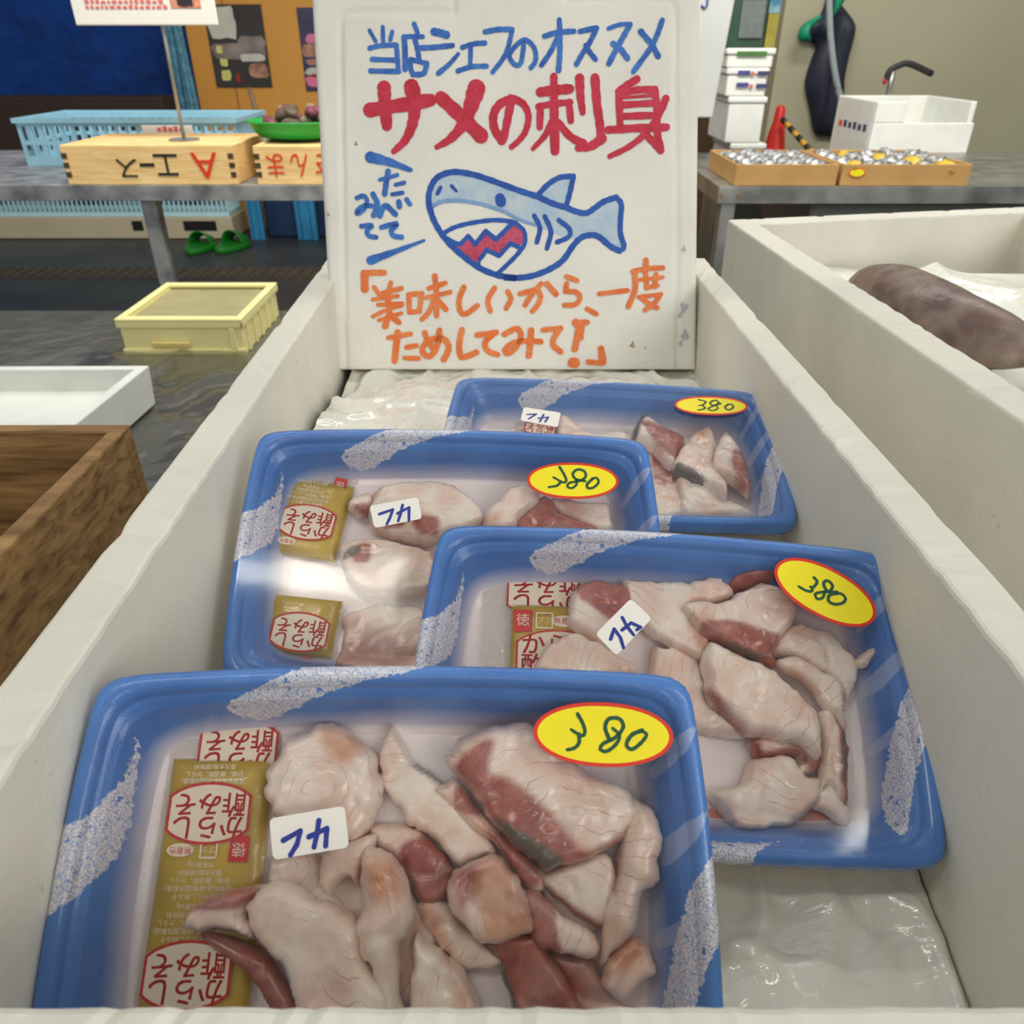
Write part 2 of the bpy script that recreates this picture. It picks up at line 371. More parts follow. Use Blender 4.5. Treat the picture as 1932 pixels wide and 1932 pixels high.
bevel(MB().box(x0+.012, x1-.012, y0+.02, y1-.02, z1-.012, z1-.004).obj('crate_lid', YCT, t), .001)
bevel(MB().box(x0+.07, x0+.16, y0-.009, y0, z0+.022, z0+.032).obj('grip', simple('grip_yellow', (226, 208, 130), .5), t), .001)

# wooden box at the near left with ink drawing
t = empty('wooden_box', 'weathered wooden box with a black ink curve beside the near left rim', 'box', (-.42, .43, .61))
p = ptZ(246, 800, 1.0)
xw = p[0]; yw = p[1]
mb = MB().box(xw-.26, xw, yw-.012, yw, .611, 1.0).box(xw-.26, xw, yw-.24, yw-.228, .611, 1.0).box(xw-.012, xw, yw-.228, yw-.012, .611, 1.0).box(xw-.26, xw-.248, yw-.228, yw-.012, .611, 1.0).box(xw-.248, xw-.012, yw-.228, yw-.012, .611, .63)
WOODN = wood_mat('weathered_wood', (178, 140, 88), (104, 72, 38))
bevel(mb.obj('box_body', WOODN, t), .002)
MB().tube([(xw-.03-.06*math.cos(a)*.5, yw-.2405, .93+.05*math.sin(a)) for a in np.linspace(-1.5, 1.6, 16)], .0022, 6).obj('ink_mark', BLACKINK, t)

# ---------------------------------------------------------------- food trays
AX, BY = .1, .066
def outline(a, b, bow_s, bow_t, r, n=44):
    """rounded outline with bowed sides, counter-clockwise list of xy"""
    pts = []
    A = a-bow_s; B = b-bow_t
    def seg(p0, p1, nrm, bow):
        for i in range(n):
            t = i/n; pts.append(np.array(p0)*(1-t)+np.array(p1)*t+np.array(nrm)*bow*(1-(2*t-1)**2))
    seg((-A, -B), (A, -B), (0, -1), bow_t); seg((A, -B), (A, B), (1, 0), bow_s); seg((A, B), (-A, B), (0, 1), bow_t); seg((-A, B), (-A, -B), (-1, 0), bow_s)
    pts = np.array(pts); k = int(r)
    for _ in range(k): pts = (np.roll(pts, 1, 0)+2*pts+np.roll(pts, -1, 0))/4
    return pts
def poly_sd(P, poly):
    """signed distance, positive inside; P (n,2)"""
    P = np.asarray(P, float); poly = np.asarray(poly, float); Q = np.roll(poly, -1, 0)
    d = np.full(len(P), 1e9); ins = np.zeros(len(P), bool)
    for a, b in zip(poly, Q):
        e = b-a; L = (e @ e)+1e-18; t = np.clip(((P-a) @ e)/L, 0, 1); c = a+t[:, None]*e
        d = np.minimum(d, np.hypot(*(P-c).T))
        cond = (a[1] > P[:, 1]) != (b[1] > P[:, 1])
        with np.errstate(divide='ignore', invalid='ignore'): xi = (b[0]-a[0])*(P[:, 1]-a[1])/(b[1]-a[1]+1e-18)+a[0]
        ins ^= cond & (P[:, 0] < xi)
    return np.where(ins, d, -d)
def smooth_closed(pts, per=6):
    pts = np.asarray(pts, float); n = len(pts); out = []
    for i in range(n):
        p0, p1, p2, p3 = pts[i-1], pts[i], pts[(i+1) % n], pts[(i+2) % n]
        for k in range(per):
            t = k/per; out.append(.5*((2*p1)+(-p0+p2)*t+(2*p0-5*p1+4*p2-p3)*t*t+(-p0+3*p1-3*p2+p3)*t**3))
    return np.array(out)
def setattr_f(o, name, vals):
    a = o.data.attributes.new(name, 'FLOAT', 'POINT'); a.data.foreach_set('value', np.asarray(vals, dtype=np.float32))

POSE = {  # x, y, z, yaw, tilt, roll, scale
 1: (-.0366, .1340, 1.0404, .006, .660, .02, .972),
 3: (.0606, .2240, 1.0371, -.0826, .4838, .0353, 1.0),
 2: (-.0283, .2961, 1.0480, .0018, .5860, .0446, 1.0),
 4: (.0583, .4077, 1.0485, -.0550, .1956, .0343, 1.0)}
class Tray: pass
TR = {}
BANDS = [
 [(-.0578, .0526), (-.048, .0499), (-.0372, .0523), (-.0252, .0565), (-.0142, .0595), (0, .0625), (.010, .0655), (.013, .073), (-.0270, .073), (-.0282, .0675), (-.0337, .0640), (-.041, .0603), (-.0495, .057)],
 [(-.0853, .046), (-.0850, .038), (-.0855, .030), (-.0855, .020), (-.0862, .012), (-.0875, .006), (-.0905, .000), (-.095, -.005), (-.107, -.010), (-.107, .0145), (-.0977, .0172), (-.0928, .0205), (-.0905, .025), (-.0874, .0306), (-.0863, .038)],
 [(.107, .011), (.1007, .0095), (.0973, .0052), (.0933, .0005), (.0905, -.008), (.0878, -.018), (.084, -.036), (.082, -.050), (.086, -.050), (.0905, -.036), (.094, -.024), (.099, -.0165), (.107, -.014)],
 [(.0175, -.0591), (.0322, -.0581), (.0508, -.0554), (.0377, -.0577), (.0309, -.0613), (.0285, -.0645), (.026, -.073), (-.03, -.073), (-.03, -.060)]]
LEAVES = [
 [(.101, .022), (.092, .017), (.083, .008), (.082, .002), (.088, .004), (.095, .012)],
 [(.099, -.006), (.090, -.010), (.081, -.019), (.084, -.021), (.092, -.015)],
 [(.018, .047), (.030, .042), (.040, .036), (.044, .033), (.036, .035), (.024, .042)],
 [(.101, .050), (.094, .038), (.086, .030), (.083, .031), (.090, .042)]]
def make_tray(k, label):
    x, y, z, yaw, tilt, roll, s = POSE[k]
    M = Matrix.Rotation(yaw, 3, 'Z') @ Matrix.Rotation(tilt, 3, 'X') @ Matrix.Rotation(roll, 3, 'Y')
    T = Tray(); T.R = np.array(M)*s; T.o = np.array([x, y, z]); T.k = k
    root = bpy.data.objects.new('food_tray', None); COL.objects.link(root); root.empty_display_size = .02
    root.matrix_world = Matrix.Translation((x, y, z)) @ (M.to_4x4() @ Matrix.Scale(s, 4))
    tag(root, label, 'tray', 'printed blue foam trays of shark sashimi'); T.root = root
    # shell loops: (inset, z, smoothing)
    prof = [(.0000, -.0085), (-.0002, -.0045), (.0005, -.0012), (.0022, .0002), (.0046, .0002), (.0062, -.0012), (.0070, -.0030), (.0082, -.0040), (.0100, -.0060), (.0125, -.0120), (.0148, -.0180), (.0172, -.0222), (.0205, -.0238),
            (.0290, -.0242), (.0400, -.0242), (.0500, -.0242)]
    pr2 = []
    for (a0, z0_), (a1, z1_) in zip(prof[:-1], prof[1:]):
        kk = 3 if .0062 <= a0 < .029 else 1
        pr2 += [(a0+(a1-a0)*q/kk, z0_+(z1_-z0_)*q/kk) for q in range(kk)]
    prof = pr2+[prof[-1]]; loops = []; zs = []
    for i, (ins, zz) in enumerate(prof):
        l = outline(AX-ins, BY-ins, .003, .0035, 7+ins*900)
        if i < 2:  # fluted lip
            m = len(l); c = l/np.hypot(*l.T)[:, None]
            l = l-c*(.00035*(1+np.cos(np.arange(m)*math.pi)))[:, None]
        loops.append(l); zs.append(zz)
    n = len(loops[0]); vs = [(p[0], p[1], zz) for l, zz in zip(loops, zs) for p in l]
    vs.append((0, 0, -.0242)); fs = []
    for l in range(len(loops)-1): fs += [(l*n+i, l*n+(i+1) % n, (l+1)*n+(i+1) % n, (l+1)*n+i) for i in range(n)]
    c = len(vs)-1; l = len(loops)-1; fs += [(l*n+i, l*n+(i+1) % n, c) for i in range(n)]
    # outer underside
    under = [(.0014, -.0085), (.0060, -.0050), (.0120, -.0160), (.0175, -.0255), (.0220, -.0272), (.0500, -.0272)]
    base0 = len(vs)
    for ins, zz in under: vs += [(p[0], p[1], zz) for p in outline(AX-ins, BY-ins, .003, .0035, 7+ins*900)]
    vs.append((0, 0, -.0272))
    fs += [(i, base0+i, base0+(i+1) % n, (i+1) % n) for i in range(n)]
    for l in range(len(under)-1): fs += [(base0+l*n+i, base0+(l+1)*n+i, base0+(l+1)*n+(i+1) % n, base0+l*n+(i+1) % n) for i in range(n)]
    l = len(under)-1; fs += [(base0+l*n+(i+1) % n, base0+l*n+i, len(vs)-1) for i in range(n)]
    # finer: subdivide rings radially is enough; signed distances are interpolated
    o = mesh_obj('tray_shell', vs, fs, TRAYM, root, True, world=False)
    V = np.array(vs); g = np.clip((.012-V[:, 2]*0-.0)*0, 0, 1)
    inner = outline(AX-.0150, BY-.0150, .003, .0035, 24); sd = poly_sd(V[:, :2], inner)
    g = np.clip((sd+.0045)/.010, 0, 1); g[base0:] = 1; setattr_f(o, 'grad', g)
    b = np.max([poly_sd(V[:, :2], smooth_closed(p, 3)) for p in BANDS], 0); setattr_f(o, 'band', np.clip(b, -.01, .01))
    b = np.max([poly_sd(V[:, :2], p) for p in LEAVES], 0); setattr_f(o, 'leaf', np.clip(b, -.01, .01))
    sb = o.modifiers.new('sub', 'SUBSURF'); sb.levels = 1; sb.render_levels = 1; sb.subdivision_type = 'SIMPLE'
    # corner studs moulded into the walls
    for sx_ in (-1, 1):
        for sy_ in (-1, 1): MB().blob((sx_*.0855, sy_*.0515, -.0128), .0050, .0042, .0062, 12, 8).obj('corner_stud', STUD, root, True, world=False)
    # cling film
    NX, NY = 70, 48; oi = outline(AX-.0035, BY-.0035, .003, .0035, 8)
    vs = []; 
    sag = {1: .0012, 2: .0016, 3: .0012, 4: .0010}[k]
    vs, fs = [], []
    rr = [1-(j/NY)**1.0 for j in range(NY)]
    for f in rr:
        for p in oi:
            q = p*f; u = q[0]/AX; v = q[1]/BY
            zz = .0006-sag*(1-min(1, abs(u))**2.5)*(1-min(1, abs(v))**2.5)+.00022*(vn(q[0], q[1], 55)-.5)*(1-f**6)
            vs.append((q[0], q[1], zz))
    vs.append((0, 0, .0006-sag))
    for j in range(NY-1): fs += [(j*n+i, j*n+(i+1) % n, (j+1)*n+(i+1) % n, (j+1)*n+i) for i in range(n)]
    fs += [((NY-1)*n+i, (NY-1)*n+(i+1) % n, len(vs)-1) for i in range(n)]
    mesh_obj('cling_film', vs, fs, CLING, root, True, world=False)
    TR[k] = T; return T
def loc_of(T, px, py, zl):
    """point on the plane local z = zl seen at photo position"""
    d = ray(px, py); nrm = T.R[:, 2]/np.linalg.norm(T.R[:, 2])**1; c = T.o+T.R[:, 2]*zl
    o = np.array([0, 0, CH]); t = ((c-o) @ nrm)/(d @ nrm); p = o+d*t
    return np.linalg.solve(T.R, p-T.o)
make_tray(1, 'nearest blue tray, large at the bottom, its price oval lying level')
make_tray(3, 'blue tray at the right whose price oval is tilted and fish name label is diagonal')
make_tray(2, 'blue tray at the left with a bright lamp reflection across its film')
make_tray(4, 'farthest and smallest blue tray, just below the lettered lid')

ZA = (240, 1240, 2.7917); ZB = (780, 1240, 2.7919); Z3 = (780, 960, 4.2); Z4 = (1230, 960, 2.761); Z5 = (400, 780, 3.943); Z6 = (820, 780, 4.39); Z7 = (820, 680, 2.76)
def zp(Z, pts): return [(Z[0]+x/Z[2], Z[1]+y/Z[2]) for x, y in pts]
def to_local(T, px, zl): return np.array([loc_of(T, x, y, zl)[:2] for x, y in px])

# ribbons (pen strokes) on any plane
def catmull(pts, per=6):
    pts = [np.array(p, float) for p in pts]
    if len(pts) < 3: return [pts[0]*(1-t)+pts[1]*t for t in np.linspace(0, 1, 5)]
    out = []
    P = [2*pts[0]-pts[1]]+pts+[2*pts[-1]-pts[-2]]
    for i in range(1, len(P)-2):
        for k in range(per):
            t = k/per; p0, p1, p2, p3 = P[i-1:i+3]
            out.append(.5*((2*p1)+(-p0+p2)*t+(2*p0-5*p1+4*p2-p3)*t*t+(-p0+3*p1-3*p2+p3)*t**3))
    out.append(pts[-1]); return out
def ribbon(mb, pts, w0, w1, z, curved=True, th=.00008):
    """flat stroke with round ends in 2d plane coordinates, z = height above the plane"""
    if not curved:
        c = [np.array(pts[0], float)]
        for a, b in zip(pts[:-1], pts[1:]):
            a = np.array(a, float); b = np.array(b, float); c += [a*(1-t)+b*t for t in (.33, .66, 1)]
    else: c = catmull(pts)
    m = len(c); L = []; Rr = []
    for i in range(m):
        t = c[min(i+1, m-1)]-c[max(i-1, 0)]; t = t/(np.linalg.norm(t)+1e-12); nn = np.array([-t[1], t[0]])
        w = (w0+(w1-w0)*i/(m-1))/2*(1+.07*math.sin(i*1.7+w0*9e3)); L.append(c[i]+nn*w); Rr.append(c[i]-nn*w)
    def cap(ct, t, w):
        a0 = math.atan2(t[1], t[0]); return [ct+np.array([math.cos(a0+a), math.sin(a0+a)])*w for a in np.linspace(math.pi/2, -math.pi/2, 7)[1:-1]]
    te = c[-1]-c[-2]; ts = c[0]-c[1]
    ring = L+cap(c[-1], te, w1/2)+Rr[::-1]+cap(c[0], ts, w0/2)
    k = len(mb.v); mm = len(L)
    mb.v += [(p[0], p[1], z) for p in ring]
    for i in range(mm-1):
        mb.f.append((k+i, k+2*mm+5-1-i, k+2*mm+5-2-i, k+i+1)); mb.i.append(0)
    e = [k+mm-1]+list(range(k+mm, k+mm+5))+[k+mm+5]; mb.f.append(tuple(e)); mb.i.append(0)
    s = [k+2*mm+5-1]+list(range(k+2*mm+5, k+2*mm+10))+[k]; mb.f.append(tuple(s)); mb.i.append(0)
def flat_poly(mb, pts, z):
    k = len(mb.v); mb.v += [(p[0], p[1], z) for p in pts]; mb.f.append(tuple(range(k, k+len(pts)))); mb.i.append(0)

def sticker(T, Z, c, rx, ry, rot, strokes, w=None, label='yellow price sticker with red border reading 380'):
    zl = .0014
    def E(kx, ky, n=56):
        pts = []
        for i in range(n):
            a = 2*math.pi*i/n; x = math.copysign(abs(math.cos(a))**.92, math.cos(a))*kx; y = math.copysign(abs(math.sin(a))**1.0, math.sin(a))*ky
            pts.append((c[0]+x*math.cos(rot)-y*math.sin(rot), c[1]+x*math.sin(rot)+y*math.cos(rot)))
        return to_local(T, zp(Z, pts), zl)
    out = E(rx, ry); kk = .93; inn = E(rx-.068*rx*.9, ry-.068*rx*(ry/rx)**.3)
    mb = MB(); n = len(out)
    th = .00025
    for pts, z in ((out, zl-th), (out, zl), (inn, zl)): mb.v += [(p[0], p[1], z) for p in pts]
    for i in range(n):
        j = (i+1) % n; mb.f += [(i, j, n+j, n+i), (n+i, n+j, 2*n+j, 2*n+i)]; mb.i += [0, 0]
    mb.f += [tuple(range(2*n, 3*n)), tuple(range(n-1, -1, -1))]; mb.i += [1, 0]
    s = mb.obj('price_sticker', [REDR, YEL], T.root, world=False)
    m2 = MB(); sc = (rx/Z[2])/130.
    for k, st in enumerate(strokes):
        ww = (w or .0011); ribbon(m2, to_local(T, zp(Z, st), zl), ww, ww*.8, zl+.00012+.00002*k)
    h = m2.obj('handwriting', GREENP, s, world=False)
    s['label'] = label
def name_label(T, Z, quad, strokes, w=.0011):
    zl = .0013; q = to_local(T, zp(Z, quad), zl); pts = []
    for i in range(4):
        p = q[i]; a = q[i-1]-p; b = q[(i+1) % 4]-p; r = .0018; a = a/np.linalg.norm(a)*r; b = b/np.linalg.norm(b)*r
        for t in np.linspace(0, 1, 6): pts.append(p+a*(1-t)**2+b*t**2)
    n = len(pts); mb = MB(); mb.v = [(p[0], p[1], zl-.00025) for p in pts]+[(p[0], p[1], zl) for p in pts]
    mb.f = [(i, (i+1) % n, n+(i+1) % n, n+i) for i in range(n)]+[tuple(range(n, 2*n)), tuple(range(n-1, -1, -1))]; mb.i = [0]*(n+2)
    s = mb.obj('name_label', WLAB, T.root, world=False); s['label'] = 'small white label handwritten in blue'
    m2 = MB()
    segs = [(a_, b_) for st in strokes for a_, b_ in zip(st[:-1], st[1:])]
    for k, st in enumerate(segs): ribbon(m2, to_local(T, zp(Z, st), zl), w, w*.95, zl+.00012+.00001*k, curved=False)
    m2.obj('handwriting', BLUEP, s, world=False)
sticker(TR[1], ZB, (1000, 408), 370, 170, .05, [
  [(865, 300), (890, 345), (903, 385), (895, 412), (868, 405), (832, 382)], [(872, 405), (872, 450), (848, 478), (810, 488)],
  [(1030, 430), (1010, 370), (1030, 325), (1085, 325), (1105, 370), (1060, 425), (1000, 455), (985, 485), (1020, 495), (1070, 455), (1085, 410), (1050, 375)],
  [(1205, 385), (1150, 410), (1122, 460), (1150, 485), (1195, 455), (1228, 410), (1205, 388)]], .0013)
sticker(TR[2], Z6, (1145, 557), 380, 150, .02, [
  [(1035, 445), (1075, 510), (1090, 560), (1060, 570), (985, 530)], [(1040, 575), (1010, 600), (945, 612)],
  [(1245, 560), (1170, 545), (1145, 500), (1185, 465), (1240, 480), (1250, 525), (1200, 560), (1120, 575), (1100, 605), (1135, 620), (1175, 590), (1170, 550)],
  [(1310, 540), (1262, 590), (1275, 620), (1320, 612), (1358, 570), (1340, 535), (1300, 545)]], .0014)
sticker(TR[3], Z4, (903, 435), 292, 128, .49, [
  [(845, 360), (860, 380), (845, 405), (825, 408)], [(835, 408), (830, 430), (800, 425), (765, 405)],
  [(965, 435), (920, 432), (900, 410), (895, 385), (915, 375), (940, 400), (925, 430), (880, 435), (850, 445), (862, 470), (890, 462), (900, 430)],
  [(965, 440), (925, 450), (920, 480), (950, 497), (990, 492), (1008, 470), (990, 445), (960, 440)]], .0014)
sticker(TR[4], Z7, (1440, 235), 191, 49, .03, [
  [(1375, 205), (1412, 215), (1395, 232), (1375, 235)], [(1395, 235), (1408, 250), (1372, 260)],
  [(1490, 225), (1450, 235), (1435, 220), (1460, 208), (1480, 222), (1450, 238), (1425, 252), (1445, 262), (1475, 250), (1460, 232)],
  [(1530, 228), (1512, 245), (1530, 258), (1555, 245), (1545, 230), (1528, 228)]], .0014)
name_label(TR[1], ZA, [(748, 850), (1145, 782), (1168, 1002), (768, 1068)], [[(822, 965), (912, 915), (895, 985), (860, 1042)], [(957, 946), (1052, 902), (1046, 994)], [(1010, 860), (1000, 930), (985, 1000)]], .0016)
name_label(TR[2], Z5, [(1172, 688), (1532, 622), (1562, 782), (1208, 852)], [[(1245, 750), (1345, 715), (1325, 775), (1300, 825)], [(1380, 745), (1466, 700), (1465, 800)], [(1418, 682), (1405, 740), (1385, 802)]], .0014)
name_label(TR[3], Z3, [(1443, 992), (1722, 710), (1890, 868), (1608, 1164)], [[(1562, 1035), (1590, 952), (1640, 1020), (1665, 1102)], [(1652, 962), (1725, 905), (1800, 938), (1770, 960)], [(1655, 862), (1690, 930), (1745, 1000)]], .0014)
name_label(TR[4], Z7, [(464, 243), (658, 272), (640, 347), (447, 311)], [[(482, 282), (530, 280), (490, 305)], [(540, 302), (592, 296), (575, 322)], [(568, 282), (548, 320)]], .0013)

# ---------------------------------------------------------------- fish slices
def fish(T, Z, pts, zb, th, label, red=None, dark=None, tan=None, foc=None, freq=300., gx=0., gy=0., wav=.0008, s=.0015, rnd=.0030, soft=.0015, roll=0):
    s = .0011 if T.k in (1, 3) else .0014
    outl = smooth_closed(to_local(T, zp(Z, pts), zb+th*.7), 5)
    jn = np.array([(vn(p[0], p[1], 300)-.5)*.0016+(vn(p[0], p[1], 900)-.5)*.0012 for p in outl]); c0 = outl.mean(0)
    dd = outl-c0; outl = outl+dd/np.hypot(*dd.T)[:, None]*jn[:, None]
    lim = outline(AX-.0185, BY-.0185, .003, .0035, 20)
    mn = outl.min(0)-s; mx = outl.max(0)+s; nx = int((mx[0]-mn[0])/s)+2; ny = int((mx[1]-mn[1])/s)+2
    gxs = mn[0]+np.arange(nx)*s; gys = mn[1]+np.arange(ny)*s
    G = np.array([(x, y) for y in gys for x in gxs]); sd = poly_sd(G, outl); ins = sd > s*.12
    # snap outside vertices onto the outline
    Q = np.roll(outl, -1, 0); cells = []
    for j in range(ny-1):
        for i in range(nx-1):
            a = j*nx+i; c = (a, a+1, a+nx+1, a+nx)
            if any(ins[v] for v in c): cells.append(c)
    used = sorted({v for c in cells for v in c}); mp = {v: i for i, v in enumerate(used)}
    V = G[used].copy(); SD = sd[used].copy()
    for i in range(len(V)):
        if SD[i] <= s*.12:
            p = V[i]; e = Q-outl; t = np.clip(((p-outl)*e).sum(1)/((e*e).sum(1)+1e-18), 0, 1); c = outl+t[:, None]*e
            k = np.hypot(*(p-c).T).argmin(); V[i] = c[k]; SD[i] = 0
    wall = poly_sd(V, lim)
    c0 = outl.mean(0)
    d1 = np.clip(SD/rnd, 0, 1); prof = np.sqrt(1-(1-d1)**2)
    ofs = gx*(V[:, 0]-c0[0])+gy*(V[:, 1]-c0[1])
    wv = np.array([(vn(x+zb*70, y-zb*30, 90)-.5)*2*wav+(vn(x+zb*50, y, 230)-.5)*wav*1.2+(vn(x, y+zb*50, 700)-.5)*wav*.6-.0011*ridge(x+zb*9, y, 85)**8 for x, y in V])
    bot = np.clip(zb+ofs*.7+np.minimum(0, 0), -.0238, -.004)
    bot = np.maximum(bot, -.0236+np.clip(-wall, 0, .02)*1.35)
    hb = roll*np.clip(SD/.010, 0, 1)
    top = bot+.0006+th*prof+(wv+hb)*prof
    top = np.where(top > -.0028, -.0028-.0002*prof, top); bot = np.minimum(bot, top-.0006)
    n = len(V); vs = [(x, y, z) for (x, y), z in zip(V, top)]+[(x, y, z) for (x, y), z in zip(V, bot)]
    fs = [tuple(mp[v] for v in c) for c in cells]; ec = {}
    for c in fs:
        for a, b in zip(c, c[1:]+c[:1]): ec[(a, b)] = 1
    fb = [tuple(v+n for v in c[::-1]) for c in fs]
    side = [(b, a, a+n, b+n) for (a, b) in ec if (b, a) not in ec]
    o = mesh_obj('shark_slice', vs, fs+fb+side, FISH, None, True)
    o.matrix_world = T.root.matrix_world.copy()
    V2 = np.vstack([V, V])
    def mask(poly, so=soft):
        if not poly: return np.zeros(2*n)
        r = np.zeros(n)
        for pl in (poly if isinstance(poly[0], list) else [poly]):
            r = np.maximum(r, np.clip(.5+poly_sd(V, smooth_closed(to_local(T, zp(Z, pl), zb+th*.7), 4))/so, 0, 1))
        return np.r_[r, r]
    setattr_f(o, 'red', mask(red)); setattr_f(o, 'dark', mask(dark, .0012)); setattr_f(o, 'tan', mask(tan, .004))
    if foc is None: foc = pts[0]
    fl_ = to_local(T, zp(Z, [foc]), zb)[0]; f = np.hypot(*(V2-fl_).T)*freq
    if freq < 0:   # seams radiating from the focus
        dv = V2-fl_; f = np.unwrap(np.arctan2(dv[:, 1], dv[:, 0]))*(-freq)
        f = np.arctan2(dv[:, 1], dv[:, 0])*(-freq)
    setattr_f(o, 'fib', f)
    tag(o, label, 'fish slice', {1: 'shark slices in the nearest tray', 2: 'shark slices in the tray with the lamp reflection', 3: 'shark slices in the right tray', 4: 'shark slices in the farthest tray'}[T.k])
    return o
L0, L1, L2, L3 = -.0236, -.0195, -.0155, -.0120
T = TR[1]
fish(T, ZB, [(-190, 540), (-170, 430), (-120, 350), (-60, 440), (0, 545), (80, 600), (160, 665), (230, 740), (310, 860), (420, 970), (440, 1040), (330, 1080), (240, 1110), (90, 960), (-20, 890), (-90, 800), (-180, 660)], L0, .0075, 'long pale slice running diagonally beside the round one in the nearest tray', foc=(-150, 300), freq=210, dark=[(20, 555), (150, 650), (160, 668), (10, 580)])
fish(T, ZA, [(760, 1060), (1000, 1040), (1060, 1180), (1180, 1330), (1210, 1400), (1100, 1380), (860, 1250), (740, 1200)], L0, .006, 'pale slice lying flat just under the name label of the nearest tray', foc=(900, 1100))
fish(T, ZA, [(840, 395), (880, 420), (1000, 350), (1160, 365), (1220, 440), (1300, 510), (1330, 620), (1340, 710), (1310, 820), (1240, 930), (1190, 985), (1000, 1000), (790, 860), (730, 770), (708, 680), (730, 580), (790, 500)], L1, .0075, 'round whitish slice with a tan patch, above the name label of the nearest tray', tan=[(1040, 360), (1200, 400), (1250, 500), (1140, 560), (1050, 480)], foc=(1010, 700), freq=230, rnd=.0042)
fish(T, ZA, [(1280, 900), (1400, 880), (1560, 930), (1680, 1050), (1730, 1170), (1700, 1260), (1610, 1320), (1530, 1300), (1480, 1180), (1400, 1060), (1310, 1000)], L0+.001, .006, 'slice with a deep red middle at the centre of the nearest tray', red=[(1440, 1000), (1600, 950), (1760, 1150), (1710, 1290), (1580, 1350), (1470, 1170)], foc=(1300, 800), freq=330)
fish(T, ZB, [(10, 1290), (110, 1255), (200, 1310), (270, 1410), (380, 1490), (500, 1620), (320, 1650), (200, 1600), (60, 1430)], L0, .0065, 'pale peach slice lying flat near the bottom centre of the nearest tray', tan=[(20, 1350), (200, 1560), (100, 1300)], foc=(0, 1200), freq=260)
fish(T, ZB, [(700, 1560), (940, 1590), (1010, 1720), (1100, 1830), (1190, 1880), (1210, 2010), (880, 2010), (800, 1700)], L0, .0045, 'thin translucent pink slice at the bottom right of the nearest tray', red=[(650, 1500), (900, 1600), (1000, 1800), (800, 1950)], foc=(1300, 1500), soft=.012)
fish(T, ZB, [(360, 1500), (500, 1450), (640, 1440), (730, 1570), (860, 1780), (930, 2030), (600, 2030), (490, 1740), (440, 1600)], L0+.002, .0075, 'dark maroon slice with a grey skin edge at the bottom of the nearest tray', red=[(300, 1440), (700, 1400), (960, 2060), (560, 2060)], dark=[(360, 1500), (440, 1560), (520, 1740), (620, 2060), (560, 2060), (460, 1760), (420, 1620)], foc=(1200, 1400), freq=200)
fish(T, ZB, [(100, 700), (160, 660), (240, 650), (370, 830), (560, 1010), (720, 1170), (640, 1240), (560, 1190), (480, 1060), (400, 960), (330, 925), (180, 790)], L1, .0055, 'mottled orange and cream strip under the big slice of the nearest tray', red=[[(230, 680), (330, 760), (360, 840), (220, 800)], [(380, 900), (560, 1000), (700, 1180), (560, 1200), (470, 1040)]], tan=[(150, 700), (400, 900), (640, 1200), (400, 960)], foc=(0, 1000), freq=400)
fish(T, ZB, [(690, 1140), (1000, 1030), (1080, 1150), (1060, 1290), (1015, 1400), (990, 1445), (900, 1390), (760, 1290), (690, 1210)], L1, .0065, 'small white wedge with a red edge left of the rolled slice in the nearest tray', red=[(690, 1190), (770, 1260), (1000, 1410), (1000, 1450), (760, 1310)], foc=(700, 1500), freq=260)
fish(T, ZB, [(580, 1230), (700, 1270), (800, 1370), (940, 1450), (995, 1530), (930, 1595), (780, 1565), (650, 1530), (600, 1400)], L2, .0055, 'half red half white piece below the centre of the nearest tray', red=[(540, 1200), (730, 1290), (750, 1420), (770, 1570), (600, 1540)], foc=(500, 1300), freq=320, soft=.001)
fish(T, ZB, [(165, 550), (190, 490), (240, 430), (400, 370), (580, 340), (720, 400), (870, 560), (1170, 720), (1140, 900), (1110, 960), (930, 1065), (700, 1135), (640, 1080), (480, 960), (400, 840), (350, 770), (230, 630)], L2, .0085, 'largest slice of the nearest tray, white with a broad red-brown band, under the price oval', red=[(225, 560), (330, 460), (420, 440), (400, 600), (500, 640), (620, 720), (760, 860), (910, 1020), (1120, 910), (1100, 980), (930, 1075), (700, 1145), (560, 1030), (400, 860), (330, 740), (240, 640)], dark=[(420, 840), (600, 930), (780, 1060), (700, 1120), (500, 970)], foc=(900, 1500), freq=190, rnd=.0045, wav=.001, soft=.0025)
fish(T, ZB, [(170, 1230), (200, 1150), (260, 1110), (380, 1045), (450, 1045), (560, 1190), (620, 1300), (650, 1430), (570, 1480), (470, 1505), (350, 1510), (260, 1420), (190, 1330)], L2+.001, .0065, 'orange-streaked translucent piece at the centre of the nearest tray', tan=[(300, 1150), (460, 1060), (600, 1300), (600, 1440), (380, 1480), (340, 1300)], red=[[(200, 1140), (330, 1100), (340, 1200), (260, 1330), (230, 1250)], [(500, 1240), (640, 1320), (640, 1420), (560, 1300)]], foc=(900, 1000), freq=330, soft=.004)
fish(T, ZB, [(0, 1480), (60, 1500), (200, 1600), (290, 1700), (350, 1850), (370, 2010), (20, 2010), (-20, 1760)], L1, .008, 'folded pale slice left of the maroon one at the bottom of the nearest tray', tan=[(180, 1600), (300, 1800), (340, 1980), (240, 1800)], foc=(-400, 1900), freq=180, roll=.002)
fish(T, ZA, [(370, 1450), (520, 1470), (700, 1555), (790, 1640), (870, 1800), (950, 2000), (800, 1990), (720, 1820), (600, 1650), (440, 1545)], L1, .005, 'narrow red strip hanging over the sauce packet at the lower left', red=[(330, 1430), (560, 1460), (820, 1620), (960, 2010), (760, 1990), (560, 1640)], dark=[(720, 1800), (770, 1880), (800, 1990), (740, 1900)], foc=(900, 1400), freq=250)
